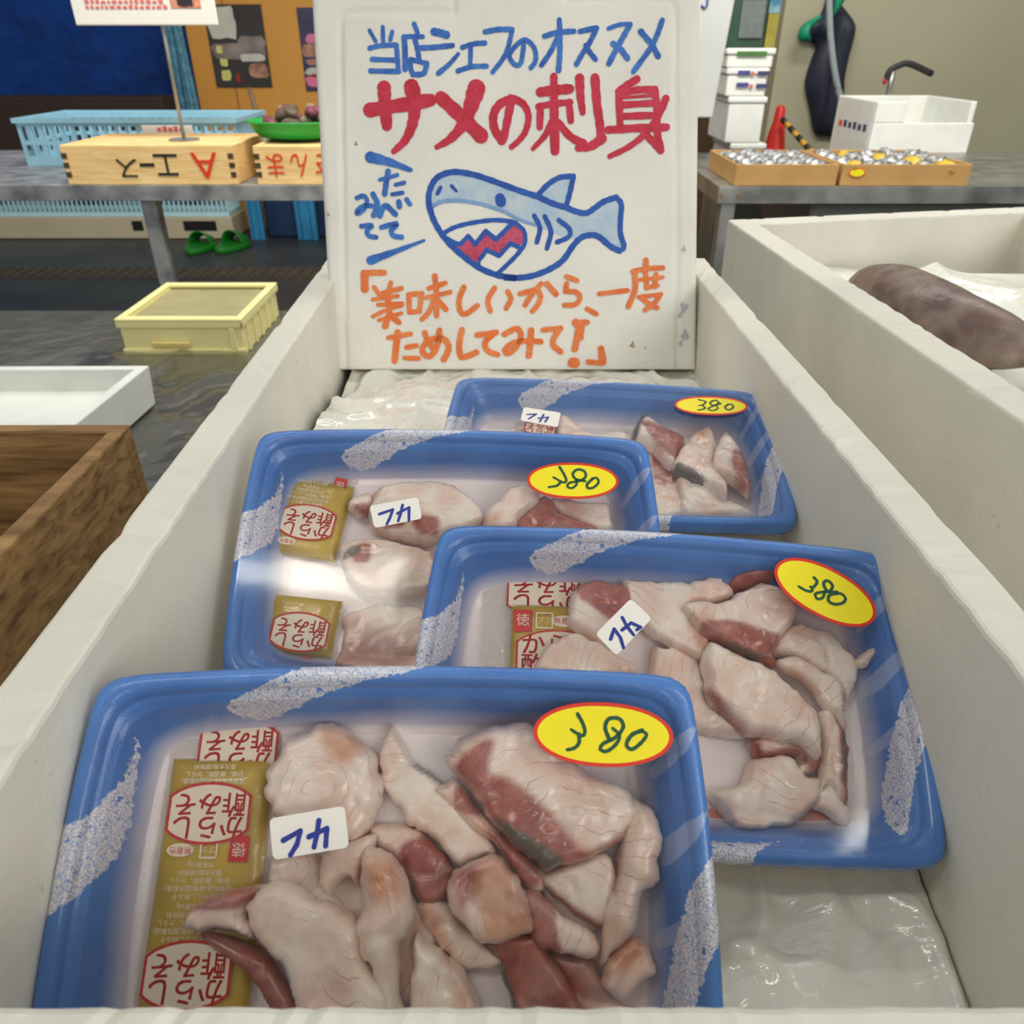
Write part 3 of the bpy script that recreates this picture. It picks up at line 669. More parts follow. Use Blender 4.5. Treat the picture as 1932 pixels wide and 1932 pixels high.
fish(T, ZA, [(690, 1210), (850, 1195), (1000, 1285), (1200, 1390), (1240, 1550), (1300, 1680), (1410, 1760), (1430, 2010), (950, 2010), (880, 1860), (810, 1650), (720, 1560), (660, 1480), (600, 1335), (635, 1260)], L2, .0075, 'broad white slice with fanning seams at the lower left of the nearest tray', red=[(600, 1480), (680, 1480), (760, 1580), (820, 1680), (760, 1680)], foc=(640, 1300), freq=-7, rnd=.0042)
fish(T, ZA, [(275, 1410), (300, 1360), (380, 1290), (480, 1240), (640, 1205), (710, 1212), (650, 1290), (610, 1340), (650, 1440), (668, 1502), (520, 1450), (370, 1450), (285, 1438)], L2+.001, .0065, 'banded end piece with a dark skin rim lying on the sauce packet', red=[(330, 1330), (480, 1235), (700, 1205), (620, 1310), (450, 1330)], dark=[(350, 1442), (470, 1420), (600, 1440), (675, 1500), (640, 1515), (500, 1470)], foc=(-600, 1380), freq=450)
fish(T, ZA, [(1010, 1045), (1120, 980), (1230, 955), (1300, 955), (1250, 1090), (1195, 1190), (1160, 1150), (1110, 1180), (1060, 1260), (1010, 1205), (1015, 1100)], L2, .005, 'small curled flap of white flesh just below the name label', foc=(1300, 900), freq=330, roll=.001)
fish(T, ZA, [(1250, 1010), (1380, 1040), (1440, 1130), (1500, 1300), (1480, 1450), (1425, 1520), (1420, 1620), (1425, 1850), (1400, 1940), (1350, 1880), (1290, 1690), (1210, 1540), (1195, 1400), (1230, 1300), (1215, 1150)], L2+.002, .008, 'upright rolled white slice at the middle of the nearest tray', tan=[(1280, 1050), (1400, 1080), (1440, 1250), (1300, 1260)], foc=(900, 1500), freq=230, rnd=.0055, roll=.002)
fish(T, ZB, [(1000, 1640), (1060, 1555), (1170, 1465), (1285, 1600), (1280, 1680), (1200, 1740), (1110, 1835), (1050, 1790), (1005, 1720)], L1+.001, .007, 'squarish white piece with a tan corner at the foot of the rolled slice', tan=[(1060, 1560), (1180, 1480), (1200, 1570), (1080, 1640)], foc=(1400, 1900), freq=330)
fish(T, ZB, [(1155, 760), (1190, 738), (1290, 830), (1332, 980), (1300, 1090), (1312, 1180), (1230, 1260), (1205, 1350), (1170, 1470), (1060, 1560), (1000, 1640), (1000, 1480), (1030, 1300), (1080, 1150), (1105, 950)], L2, .008, 'tall rolled white slice along the right wall of the nearest tray', red=[(1090, 960), (1110, 960), (1080, 1200), (1060, 1260)], foc=(1200, 300), freq=210, rnd=.0055, roll=.002)

fish(T, ZA, [(1010, 1180), (1200, 1150), (1400, 1180), (1560, 1300), (1640, 1560), (1560, 1760), (1400, 1840), (1240, 1700), (1120, 1440)], L0, .0035, 'thin pinkish slice half buried between the rolled slices of the nearest tray', tan=[(1500, 1300), (1600, 1600), (1500, 1700)], foc=(900, 1200), freq=260)
fish(T, ZB, [(640, 1060), (900, 980), (1080, 960), (1090, 1150), (1040, 1350), (900, 1480), (700, 1400)], L0, .0035, 'thin pale slice lying under the red-edged wedges of the nearest tray', foc=(300, 1000), freq=260, red=[(640, 1200), (800, 1400), (700, 1420)])
T = TR[3]
fish(T, Z3, [(970, 1200), (1030, 1110), (1150, 1020), (1280, 970), (1430, 1030), (1560, 1110), (1680, 1180), (1750, 1220), (1720, 1330), (1020, 1330)], L1, .007, 'ribbed white slice half on the packet, left in the right tray', foc=(2200, 1500), freq=330)
fish(T, Z4, [(0, 720), (60, 715), (150, 730), (250, 800), (280, 900), (300, 1000), (370, 1060), (490, 1165), (400, 1182), (250, 1150), (100, 1100), (0, 1000)], L0, .0075, 'wide white slice with curved seams next to the near tray corner', foc=(-100, 800), freq=260, red=[(230, 740), (290, 800), (290, 960), (270, 860)])
fish(T, Z3, [(1210, 860), (1240, 700), (1300, 610), (1400, 560), (1550, 580), (1690, 600), (1730, 720), (1680, 900), (1540, 1040), (1430, 1040), (1290, 965), (1215, 900)], L1, .007, 'slice with a big red-brown back at the upper left of the right tray', red=[(1290, 560), (1500, 540), (1740, 640), (1700, 850), (1560, 900), (1420, 800), (1290, 700)], foc=(1000, 1200), freq=260, soft=.002)
fish(T, Z4, [(-150, 370), (-100, 368), (60, 375), (190, 385), (310, 480), (200, 500), (250, 600), (305, 690), (275, 785), (180, 750), (60, 690), (-40, 620), (-110, 520)], L1, .006, 'white slice behind the diagonal name label of the right tray', foc=(-200, 700), freq=240, tan=[(180, 600), (300, 680), (270, 780)])
fish(T, Z4, [(400, 400), (440, 375), (540, 365), (640, 390), (520, 440), (440, 450)], L0, .006, 'small dark red scrap at the upper edge of the right tray', red=[(380, 380), (540, 350), (660, 390), (430, 470)], foc=(0, 0))
fish(T, Z4, [(185, 385), (270, 363), (375, 372), (435, 440), (345, 490), (250, 485), (190, 440)], L1, .006, 'small pink whorled piece at the top of the right tray', foc=(320, 430), freq=420)
fish(T, Z4, [(620, 740), (690, 630), (750, 590), (860, 620), (940, 640), (1060, 780), (1078, 860), (1040, 985), (1010, 990), (960, 900), (860, 830), (740, 770)], L1, .006, 'flat pale slice under the tilted price oval', foc=(700, 400), freq=260)
fish(T, Z4, [(160, 490), (280, 470), (345, 488), (440, 440), (540, 390), (600, 380), (740, 460), (765, 540), (740, 600), (690, 650), (640, 740), (650, 800), (590, 805), (480, 755), (380, 695), (250, 625), (170, 535)], L2, .0075, 'whorled white slice with a red lower edge near the tilted price oval', red=[(250, 605), (370, 590), (480, 610), (600, 650), (680, 680), (660, 820), (560, 800), (430, 750), (300, 680)], tan=[(180, 560), (300, 580), (260, 620)], foc=(640, 560), freq=260, dark=[(400, 700), (560, 770), (540, 790), (400, 715)])
fish(T, Z4, [(870, 1050), (930, 1040), (990, 1130), (1025, 1210), (1032, 1340), (1032, 1460), (1020, 1550), (970, 1500), (930, 1430), (885, 1480), (890, 1300), (885, 1180)], L1, .0075, 'narrow strip with dark skin stripe along the right side of the right tray', red=[(970, 1080), (1040, 1200), (1040, 1550), (980, 1480), (970, 1260)], dark=[(985, 1180), (1000, 1200), (1000, 1420), (985, 1440), (975, 1300)], foc=(900, 500), freq=300)
fish(T, Z4, [(650, 785), (740, 755), (860, 820), (1000, 920), (1012, 1010), (1015, 1150), (970, 1080), (900, 1035), (850, 950), (790, 890), (680, 830)], L2, .0055, 'thin white strip running down beside the pale slice in the right tray', tan=[(740, 840), (860, 940), (840, 960), (740, 860)], foc=(500, 500), freq=250)
fish(T, Z4, [(525, 1170), (700, 1200), (820, 1210), (895, 1290), (840, 1370), (740, 1395), (770, 1290), (600, 1290), (545, 1295), (520, 1230)], L0+.002, .006, 'small red-edged piece under the central slice of the right tray', red=[[(510, 1160), (560, 1170), (580, 1270), (780, 1230), (780, 1290), (540, 1300)], [(780, 1220), (900, 1280), (850, 1360), (780, 1330)]], foc=(600, 900), freq=300)
fish(T, Z4, [(310, 1470), (440, 1440), (490, 1380), (520, 1300), (600, 1280), (740, 1290), (800, 1380), (880, 1400), (890, 1500), (800, 1600), (620, 1665), (480, 1685), (390, 1610), (320, 1520)], L0+.001, .0085, 'plump white slice at the bottom of the right tray in red juice', foc=(700, 1000), freq=260)
fish(T, Z4, [(830, 1550), (880, 1455), (940, 1420), (990, 1500), (1045, 1600), (1000, 1650), (880, 1565)], L1, .004, 'thin translucent tail piece near the glare in the right tray', foc=(800, 1300), freq=330)
fish(T, Z4, [(290, 700), (330, 685), (480, 760), (600, 810), (710, 890), (800, 980), (875, 1080), (895, 1180), (880, 1300), (790, 1215), (710, 1205), (600, 1175), (480, 1150), (390, 1060), (300, 990), (275, 880), (270, 760)], L2+.0005, .0085, 'large central white slice lying diagonally in the right tray', red=[(270, 930), (300, 940), (400, 1050), (500, 1160), (470, 1170), (360, 1060)], foc=(420, 880), freq=230, rnd=.0045)
fish(T, Z4, [(1060, 780), (1160, 712), (1185, 738), (1135, 812), (1080, 818)], L2+.002, .004, 'tiny translucent scrap at the right end of the flat pale slice', foc=(900, 700))

T = TR[2]
fish(T, Z5, [(975, 1500), (1150, 1440), (1300, 1410), (1560, 1450), (1640, 1700), (1600, 1930), (980, 1930), (965, 1650)], L0, .007, 'mauve-pink slice at the bottom, below the lamp reflection', red=[(980, 1660), (1300, 1700), (1300, 1900), (980, 1900)], foc=(1600, 1300), freq=260, soft=.02)
fish(T, Z5, [(1335, 1720), (1390, 1590), (1530, 1500), (1600, 1600), (1560, 1760), (1400, 1790)], L1+.001, .006, 'small white roll on the mauve slice under the lamp reflection', foc=(1400, 1300), freq=260)
fish(T, Z5, [(945, 1100), (960, 970), (1100, 935), (1300, 930), (1550, 990), (1660, 1060), (1640, 1300), (1300, 1340), (1050, 1290)], L1, .008, 'pale slice with a grey skin spot, crossed by the lamp reflection', dark=[(985, 1060), (1040, 1010), (1110, 1010), (1095, 1060), (1000, 1110)], red=[(1080, 1000), (1180, 990), (1180, 1110), (1060, 1120)], foc=(1300, 700), freq=230)
fish(T, Z5, [(1000, 655), (1070, 600), (1190, 578), (1210, 650), (1170, 720), (1080, 755), (1020, 705)], L1, .0065, 'small whitish end piece between packet and name label', red=[(1050, 700), (1180, 680), (1150, 760)], foc=(1200, 500), freq=300)
fish(T, Z5, [(1190, 600), (1240, 550), (1400, 510), (1560, 495), (1760, 520), (1900, 600), (2000, 700), (2020, 800), (1850, 870), (1680, 900), (1600, 960), (1420, 930), (1200, 850), (1160, 740)], L1, .0085, 'ridged pale slice behind the name label of the tray with the glare', red=[[(1300, 830), (1430, 810), (1420, 860), (1300, 870)], [(1520, 780), (1680, 790), (1680, 900), (1560, 920), (1500, 860)]], tan=[(1180, 560), (1260, 540), (1240, 620), (1190, 640)], foc=(1500, 1300), freq=260)
fish(T, Z6, [(980, 690), (1150, 710), (1300, 735), (1450, 750), (1470, 960), (1320, 970), (1060, 840), (950, 760)], L0+.002, .008, 'smooth beige slice at the right end below the price oval, tray with the glare', foc=(1200, 300), freq=150)
fish(T, Z6, [(690, 880), (760, 800), (900, 680), (990, 730), (1060, 820), (1330, 930), (1300, 990), (700, 990)], L1+.001, .006, 'dark red slice below the price oval of the tray with the glare', red=[(640, 900), (900, 640), (1400, 920), (1300, 1020), (660, 1020)], foc=(300, 300), freq=260)
fish(T, Z6, [(395, 900), (450, 780), (530, 700), (640, 600), (780, 590), (890, 690), (790, 790), (700, 850), (650, 960), (430, 960)], L2, .0075, 'finely ridged white slice left of the dark red one', tan=[(400, 880), (540, 840), (520, 930), (420, 950)], foc=(-2600, 700), freq=520)

T = TR[4]
fish(T, Z7, [(640, 320), (690, 298), (800, 370), (900, 375), (1000, 385), (1060, 420), (1100, 500), (700, 500)], L0, .0075, 'long pale slice half hidden behind the tray in front', foc=(600, 600), freq=260)
fish(T, Z7, [(1120, 450), (1230, 540), (1260, 600), (1290, 720), (1310, 800), (1100, 810), (1080, 620)], L0, .0075, 'pinkish-brown slice at the left of the farthest pile', red=[(1130, 480), (1240, 570), (1250, 650), (1140, 650)], foc=(1000, 700), freq=330, soft=.003)
fish(T, Z7, [(1255, 585), (1350, 590), (1480, 690), (1640, 785), (1630, 808), (1310, 800), (1280, 690)], L1, .007, 'white slice at the front of the farthest pile', foc=(1500, 500), freq=260)
fish(T, Z7, [(1028, 375), (1060, 310), (1100, 283), (1150, 330), (1230, 370), (1310, 405), (1275, 470), (1235, 545), (1130, 445), (1045, 405)], L2, .008, 'brown-rimmed curled piece standing up in the farthest tray', red=[(1060, 330), (1160, 360), (1300, 420), (1250, 520), (1130, 430)], dark=[(1020, 390), (1040, 320), (1100, 275), (1140, 310), (1080, 330), (1060, 400)], foc=(1100, 600), freq=300, roll=.002)
fish(T, Z7, [(1445, 545), (1460, 450), (1510, 368), (1560, 420), (1620, 510), (1645, 600), (1645, 695), (1560, 625), (1470, 585)], L2, .007, 'white slice with a dark red side at the right of the farthest pile', red=[(1550, 480), (1640, 520), (1660, 680), (1560, 620)], foc=(1300, 300), freq=300)
fish(T, Z7, [(1238, 550), (1290, 445), (1350, 380), (1430, 348), (1465, 420), (1450, 540), (1525, 640), (1515, 705), (1430, 645), (1300, 590)], L2+.002, .0075, 'fan-shaped white slice with a grey skin edge on top of the farthest pile', dark=[(1232, 545), (1300, 560), (1400, 620), (1380, 630), (1240, 580)], tan=[(1350, 380), (1410, 380), (1400, 430), (1350, 430)], foc=(1400, 300), freq=-6)

# juice pool
JU = NT('red_fish_juice'); JU.base(lin((226, 128, 92))); JU.set(Roughness=.08); JU.b.inputs['Alpha'].default_value = .62
def pool(T, Z, pts, name, label):
    q = smooth_closed(to_local(T, zp(Z, pts), -.022), 5); vs = [(p[0], p[1], -.0226) for p in q]+[(p[0], p[1], -.0241) for p in q]; n = len(q)
    o = mesh_obj(name, vs, [tuple(range(n)), tuple(range(2*n-1, n-1, -1))]+[(i, i+n, (i+1) % n+n, (i+1) % n) for i in range(n)], JU.m)
    o.matrix_world = T.root.matrix_world.copy(); tag(o, label, 'liquid', kind='stuff')
pool(TR[3], Z4, [(300, 1560), (420, 1600), (600, 1600), (850, 1500), (1000, 1560), (1080, 1640), (1000, 1690), (700, 1700), (380, 1700)], 'fish_juice', 'reddish fish juice pooled along the front of the right tray')

# ---------------------------------------------------------------- sauce packets
AMB = NT('mustard_miso_sauce'); co = AMB.obj_co(); AMB.base(AMB.mix(AMB.rng(AMB.noise(40, 3, co), .3, .7), lin((218, 184, 56)), lin((196, 160, 40)))); AMB.set(Roughness=.3)
PKW = simple('white_packet_print', (232, 216, 190), .5, .03); PKR = simple('red_packet_print', (204, 44, 40), .5, .05)
SEAL = NT('clear_sachet_seam'); SEAL.base(lin((226, 216, 204))); SEAL.set(Roughness=.2); SEAL.b.inputs['Alpha'].default_value = .35; SEAL.bump(SEAL.noise(900, 2), .4, .0006)
def text_mesh(s, size=1.0):
    cu = bpy.data.curves.new('txt', 'FONT'); cu.body = s; cu.size = size; cu.align_x = 'CENTER'; cu.align_y = 'CENTER'; cu.fill_mode = 'FRONT' if False else 'BOTH'
    cu.resolution_u = 3; o = bpy.data.objects.new('txt', cu); COL.objects.link(o); dg = bpy.context.evaluated_depsgraph_get(); dg.update()
    me = o.evaluated_get(dg).to_mesh(); vs = [tuple(v.co) for v in me.vertices]; fs = [tuple(p.vertices) for p in me.polygons]
    o.evaluated_get(dg).to_mesh_clear(); bpy.data.objects.remove(o); bpy.data.curves.remove(cu)
    return vs, fs
_tc = {}
def txt(s):
    if s not in _tc: _tc[s] = text_mesh(s)
    return _tc[s]
def put_text(mb, s, c, ex, ey, z, size, mi=0):
    """c centre (2d), ex, ey 2d unit directions for text right and up"""
    vs, fs = txt(s); k = len(mb.v)
    mb.v += [(c[0]+ex[0]*v[0]*size+ey[0]*v[1]*size, c[1]+ex[1]*v[0]*size+ey[1]*v[1]*size, z) for v in vs]
    mb.f += [tuple(a+k for a in f) for f in fs]; mb.i += [mi]*len(fs)
def packet(T, Z, tl, tr, bl, zb, label, logos, amber=(0, 1), side=0.0, flip=True, Lext=None, pad=.0035):
    """tl, tr, bl: pixel corners; u across, v along"""
    A, B, C = to_local(T, zp(Z, [tl, tr, bl]), zb+.003)
    eu = (B-A); W_ = np.linalg.norm(eu); eu = eu/W_; ev = np.array([eu[1], -eu[0]]); 
    if (C-A) @ ev < 0: ev = -ev
    L = (C-A) @ ev if Lext is None else Lext
    root = bpy.data.objects.new('sauce_packet', None); COL.objects.link(root); root.matrix_world = T.root.matrix_world @ Matrix.Translation((A[0], A[1], zb)); root.empty_display_size = .01
    tag(root, label, 'sauce packet', 'mustard miso sauce packets in the trays')
    nu, nv = 26, 70; amb = []; 
    def H(u, v):  # pillow
        a = min(u-.04-side, .96-u)/.30; b = min((v-amber[0])/.08, (amber[1]-v)/.08)
        if a <= 0 or b <= 0: return 0.
        return pad*math.sqrt(min(1, a)*(2-min(1, a)))*min(1, b)**.5*(1+.25*(vn(u*W_, v*L, 70)-.5))
    def P(u, v): q = eu*u*W_+ev*v*L; return q
    vs = []; fs = []; vs2 = []
    for j in range(nv+1):
        for i in range(nu+1):
            u = i/nu; v = j/nv; q = P(u, v); vs.append((q[0], q[1], .0008+H(u, v))); 
    fseal = []; famb = []
    for j in range(nv):
        for i in range(nu):
            a = j*(nu+1)+i; f = (a, a+1, a+nu+2, a+nu+1); uc = (i+.5)/nu; vc = (j+.5)/nv
            (famb if (side+.05 < uc < .96 and amber[0] < vc < amber[1]) else fseal).append(f)
    flipn = (eu[0]*ev[1]-eu[1]*ev[0]) < 0
    fix = lambda fl_: [f[::-1] for f in fl_] if flipn else fl_
    n = len(vs); vsb = vs+[(x, y, .0002) for x, y, z in vs]; fb = [tuple(a+n for a in f[::-1]) for f in famb]
    cells = set(famb); ec = {}
    for c in famb:
        for a, b in zip(c, c[1:]+c[:1]): ec[(a, b)] = 1
    sd_ = [(b, a, a+n, b+n) for (a, b) in ec if (b, a) not in ec]
    mesh_obj('sauce_pouch', vsb, fix(famb+fb+sd_), AMB.m, root, True, world=False)
    if fseal: mesh_obj('sachet_seam', vs, fix(fseal), SEAL.m, root, True, world=False)
    cz = [(x, y, z+.0005) for x, y, z in vs]
    mesh_obj('clear_sachet', cz, fix(famb+fseal), BAGM, root, True, world=False)
    zt = .0008+pad*1.25+.0001
    pr = MB(); wh = MB(); rd = MB()
    for (u, v, kind, up) in logos:
        c = P(u, v); s_ = -1 if up else 1  # up: upside down
        ex = eu*s_; ey = -ev*s_
        zt = .0008+H(min(.9, max(.1+side, u)), v)+.00072
        if kind == 'logo':
            a_, b_ = .385*W_, .25*W_; pts = []
            for t_ in np.linspace(0, 2*math.pi, 33)[:-1]:
                x = math.cos(t_); y = math.sin(t_); x = max(-.92, min(.92, 1.12*x)); pts.append(c+ex*x*a_+ey*y*b_)
            flat_poly(wh, pts, zt-.00006+.0)
            for q0, q1 in zip(pts, pts[1:]+pts[:1]): ribbon(rd, [q0, q1], .0009, .0009, zt-.00003, curved=False)
            
            for ox in (-.00013, .00013):
                for oy in (-.0001, .0001):
                    put_text(rd, 'からし', c+ey*(b_*.42+oy)+ex*ox, ex, ey, zt, .0086*W_/.04, 0); put_text(rd, '酢みそ', c-ey*(b_*.34+oy)+ex*ox, ex, ey, zt, .0086*W_/.04, 0)
        elif kind == 'oval':
            pts = [c+ex*math.cos(t_)*.12*W_+ey*math.sin(t_)*.055*W_ for t_ in np.linspace(0, 2*math.pi, 25)[:-1]]
            flat_poly(wh, pts, zt-.00005); put_text(rd, '無着色', c, ex, ey, zt, .0026*W_/.04)
        elif kind == 'seal':
            flat_poly(rd, [c+ex*a*.085*W_+ey*b*.105*W_ for a, b in ((-1, -1), (1, -1), (1, 1), (-1, 1))], zt-.00003); put_text(wh, '徳', c, ex, ey, zt+.00004, .0050*W_/.04)
        elif kind == 'recy':
            for q0, q1 in zip([(-1, -1), (1, -1), (1, 1), (-1, 1)], [(1, -1), (1, 1), (-1, 1), (-1, -1)]):
                ribbon(wh, [c+ex*q0[0]*.07*W_+ey*q0[1]*.07*W_, c+ex*q1[0]*.07*W_+ey*q1[1]*.07*W_], .0006, .0006, zt-.00003, curved=False)
            put_text(wh, 'プラ', c, ex, ey, zt, .0026*W_/.04)
        elif kind.startswith('lines'):
            nl = int(kind[5:] or 4)
            body = ['名称:からし酢みそ', '原材料名:味噌(国内製造)', '砂糖、醸造酢、からし', '還元水飴/調味料', '内容量10g', '保存方法:直射日光', 'を避けて保存'][:nl]
            for q, line in enumerate(body): put_text(wh, line, c-ey*(q-(nl-1)/2)*.062*W_, ex, ey, zt, .0021*W_/.04)
    for m_, nm, mt in ((wh, 'white_print', PKW), (rd, 'red_print', PKR)):
        if m_.f: m_.obj(nm, mt, root, world=False)
    return root
packet(TR[1], ZA, (228, 428), (800, 428), (20, 1990), -.0232, 'long mustard sauce packet down the left of the nearest tray',
    [(.62, .035, 'logo', True), (.46, .135, 'lines4', True), (.46, .255, 'logo', True), (.25, .375, 'oval', True), (.50, .372, 'recy', True), (.76, .372, 'seal', True),
     (.45, .47, 'lines5', True), (.40, .60, 'lines5', True), (.45, .755, 'logo', True), (.22, .90, 'oval', True), (.48, .90, 'recy', True), (.74, .90, 'seal', True)], amber=(.075, .985), Lext=.093)
packet(TR[3], Z3, (560, 520), (1420, 545), (455, 1300), -.0232, 'mustard sauce packet under the slices at the left of the right tray',
    [(.58, .085, 'logo', True), (.37, .27, 'seal', False), (.56, .27, 'recy', False), (.74, .27, 'oval', False), (.68, .47, 'logo', False), (.62, .67, 'lines4', False)], amber=(.165, 1.0), side=.20, Lext=.083)
packet(TR[2], Z5, (560, 400), (1090, 480), (470, 1150), -.0228, 'mustard sauce packet crinkled at the upper left of the tray with the glare',
    [(.78, .12, 'seal', True), (.42, .28, 'lines6', True), (.50, .62, 'logo', True), (.30, .86, 'oval', True)], amber=(.10, .99), Lext=.047)
packet(TR[2], Z5, (420, 1330), (985, 1390), (330, 1860), -.0226, 'mustard sauce packet at the lower left of the tray, below the glare',
    [(.53, .40, 'logo', True), (.35, .70, 'oval', True), (.66, .72, 'seal', True), (.55, .9, 'lines2', True)], amber=(.0, .62), Lext=.045)
packet(TR[4], Z7, (420, 300), (640, 325), (400, 480), -.0226, 'mustard sauce packet peeping out below the name label of the farthest tray',
    [(.62, .12, 'logo', True), (.22, .16, 'oval', True)], amber=(.30, .99), Lext=.05)

# ---------------------------------------------------------------- ice sheet in the box
ICE = NT('clear_bag_on_ice'); co = ICE.obj_co()
ICE.base(ICE.mix(ICE.rng(ICE.noise(26, 5, co, .6, .8), .35, .7), lin((240, 238, 226)), lin((228, 228, 216)))); ICE.set(Roughness=.12, Specular_IOR_Level=.8)
ICE.b.inputs['Coat Weight'].default_value = .6; ICE.b.inputs['Coat Roughness'].default_value = .05
ICE.bump(ICE.math('ABSOLUTE', ICE.math('SUBTRACT', ICE.noise(22, 5, co, .5, 1.4), .5)), .5, .008)
def tray_under(x, y):
    z = 9.
    for T in TR.values():
        nrm = np.cross(T.R[:, 0], T.R[:, 1]); nrm = nrm/np.linalg.norm(nrm); c = T.o
        for m_, dz in ((1.0, -.006), (.84, -.029)):
            cc = c+T.R[:, 2]*dz; zz = cc[2]-(nrm[0]*(x-cc[0])+nrm[1]*(y-cc[1]))/nrm[2]
            l = np.linalg.solve(T.R, np.array([x, y, zz])-T.o)
            if abs(l[0]) < AX*m_+.004 and abs(l[1]) < BY*m_+.004: z = min(z, zz-.0015)
    return z
def ice_z(x, y):
    b = .972+.052*min(1, max(0, (y-.12)/.36))-.010*min(1, max(0, (y-.50)/.07))
    z = b+.007*ridge(x, y, 23)**2*.8+.0035*vn(x, y, 60)+.0015*ridge(x, y, 110)-.006+.004*max(0, ridge(x+.7, y*.8, 37)-.72)/.28
    return min(z, tray_under(x, y))
vs, fs = cloth_grid(-.1345, .1535, .0815, .646, 150, 280, ice_z)
vs = [(max(min(x, .1535), -.1315-.0085*min(1, (y-.08)/.5)), y, z) for x, y, z in vs]
o = mesh_obj('ice_bag', vs, fs, ICE.m, smooth=True); tag(o, 'crumpled clear plastic over ice lining the box under the blue trays', 'ice bag')

# ---------------------------------------------------------------- lettered lid
LP = np.array([0, .602, 1.0185]); LEAN = R(21.5)
lu = np.array([1, 0, 0.]); lv = np.array([0, math.sin(LEAN), math.cos(LEAN)]); ln_ = np.cross(lu, lv)  # ln_ faces the camera
if ln_[1] > 0: ln_ = -ln_
def on_lid(px, py):
    d = ray(px, py); o = np.array([0, 0, CH]); t = ((LP-o) @ ln_)/(d @ ln_); q = o+d*t-LP; return np.array([q @ lu, q @ lv])
bl = on_lid(628, 697); br = on_lid(1313, 690); tl = on_lid(588, 0); tr_ = on_lid(1320, 0)
Mlid = Matrix(((lu[0], lv[0], ln_[0], LP[0]), (lu[1], lv[1], ln_[1], LP[1]), (lu[2], lv[2], ln_[2], LP[2]), (0, 0, 0, 1)))
lid = bpy.data.objects.new('lettered_sign_board', None); COL.objects.link(lid); lid.matrix_world = Mlid
tag(lid, 'white styrofoam lid standing upright, hand-lettered in blue, red and orange with a shark drawing', 'sign')
LH = .60
def lx(side, v):  # edges of the lid, slightly widening upwards
    a, b = ((bl, tl) if side < 0 else (br, tr_)); t = (v-a[1])/(b[1]-a[1]); t = min(t, 1.0); return a[0]+(b[0]-a[0])*t
# lid body: raised border, central panel
def lid_quad(mb, x0, x1, v0, v1, z0, z1):
    pass
vsn = 30
xs_l = [on_lid(645, 30)[0], on_lid(655, 690)[0]]; xs_r = [on_lid(1270, 10)[0], on_lid(1278, 640)[0]]
gt = on_lid(760, 27)[1]; gtr = on_lid(1160, 4)[1]
NU, NV = 150, 150
def lid_h(u, v, xl, xr):
    # panel signed distance (rounded rect, with a tongue going up in the middle)
    def rr(x, y, x0, x1, y0, y1, r):
        cx, cy = (x0+x1)/2, (y0+y1)/2; qx = abs(x-cx)-(x1-x0)/2+r; qy = abs(y-cy)-(y1-y0)/2+r
        return math.hypot(max(qx, 0), max(qy, 0))+min(max(qx, qy), 0)-r
    pl = xs_l[0]+(xs_l[1]-xs_l[0])*(gt-v)/(gt); pr = xs_r[0]+(xs_r[1]-xs_r[0])*(gtr-v)/(gtr)
    d = rr(u, v, pl, pr, -.05, gt, .008)
    tx0 = on_T[0]; tx1 = on_T[1]
    d = min(d, rr(u, v, (tx0+tx1)/2, pr, -.05, gtr, .006)) if u > tx0 else d
    d = min(d, rr(u, v, tx0, tx1, gt-.05, gt+.05, .003))
    # raised panel with a moulded groove round it
    g = math.exp(-((d-.0012)/.0016)**2)
    return -.0022*g+(.0008 if d < 0 else 0)*min(1, -d/.001 if d < 0 else 0)
on_T = (on_lid(860, 10)[0], on_lid(1063, 10)[0])
vs = []; fs = []
rows = list(np.linspace(0, .34, NV))+[.42, .52, LH]
vmin = min(bl[1], br[1])
for v in rows:
    for i in range(NU+1):
        a = lx(-1, v+vmin); b = lx(1, v+vmin); u = a+(b-a)*i/NU; vv = v+vmin; z = lid_h(u, vv, a, b); e = min(u-a, b-u, LH-v)
        if e < .004: z -= (.004-e)**2/.008*1.2
        vs.append((u, vv, z))
nr = len(rows); n1 = NU+1
for j in range(nr-1):
    for i in range(NU): a = j*n1+i; fs.append((a, a+1, a+n1+1, a+n1))
k = len(vs)
edge = [(0, i) for i in range(n1)]+[(j, NU) for j in range(1, nr)]+[(nr-1, i) for i in range(NU-1, -1, -1)]+[(j, 0) for j in range(nr-2, 0, -1)]
for j, i in edge: x, y, z = vs[j*n1+i]; vs.append((x, y, -.022))
m = len(edge)
for q in range(m):
    a = edge[q][0]*n1+edge[q][1]; b = edge[(q+1) % m][0]*n1+edge[(q+1) % m][1]; fs.append((b, a, k+q, k+(q+1) % m))
fs.append(tuple(range(k+m-1, k-1, -1)))
lb = mesh_obj('lid_panel', vs, fs, LIDM, lid, True, world=False)
S1 = (680, 20, 6.44); S2 = (970, 20, 6.0375); S3 = (660, 280, 6.0375); S4 = (940, 300, 6.0375); S5 = (670, 490, 6.0375); S6 = (970, 480, 6.0375)
PXM = abs(on_lid(1000, 350)[0]-on_lid(900, 350)[0])/100.  # metres per photo pixel on the lid
_layer = [0]
def lid_strokes(name, mat, label, items):
    mb = MB()
    for Z, st, w in items:
        w0, w1 = w if isinstance(w, tuple) else (w, w)
        pts = [on_lid(x, y) for x, y in zp(Z, st)]; _layer[0] += 1
        ribbon(mb, pts, w0/Z[2]*PXM, w1/Z[2]*PXM, .0012+.000004*_layer[0])
    o = mb.obj(name, mat, lid, world=False); o['label'] = label; return o
def lid_fill(name, mat, label, Z, pts, z):
    mb = MB(); flat_poly(mb, [on_lid(x, y) for x, y in zp(Z, pts)], z); o = mb.obj(name, mat, lid, world=False)
    o['label'] = label; return o
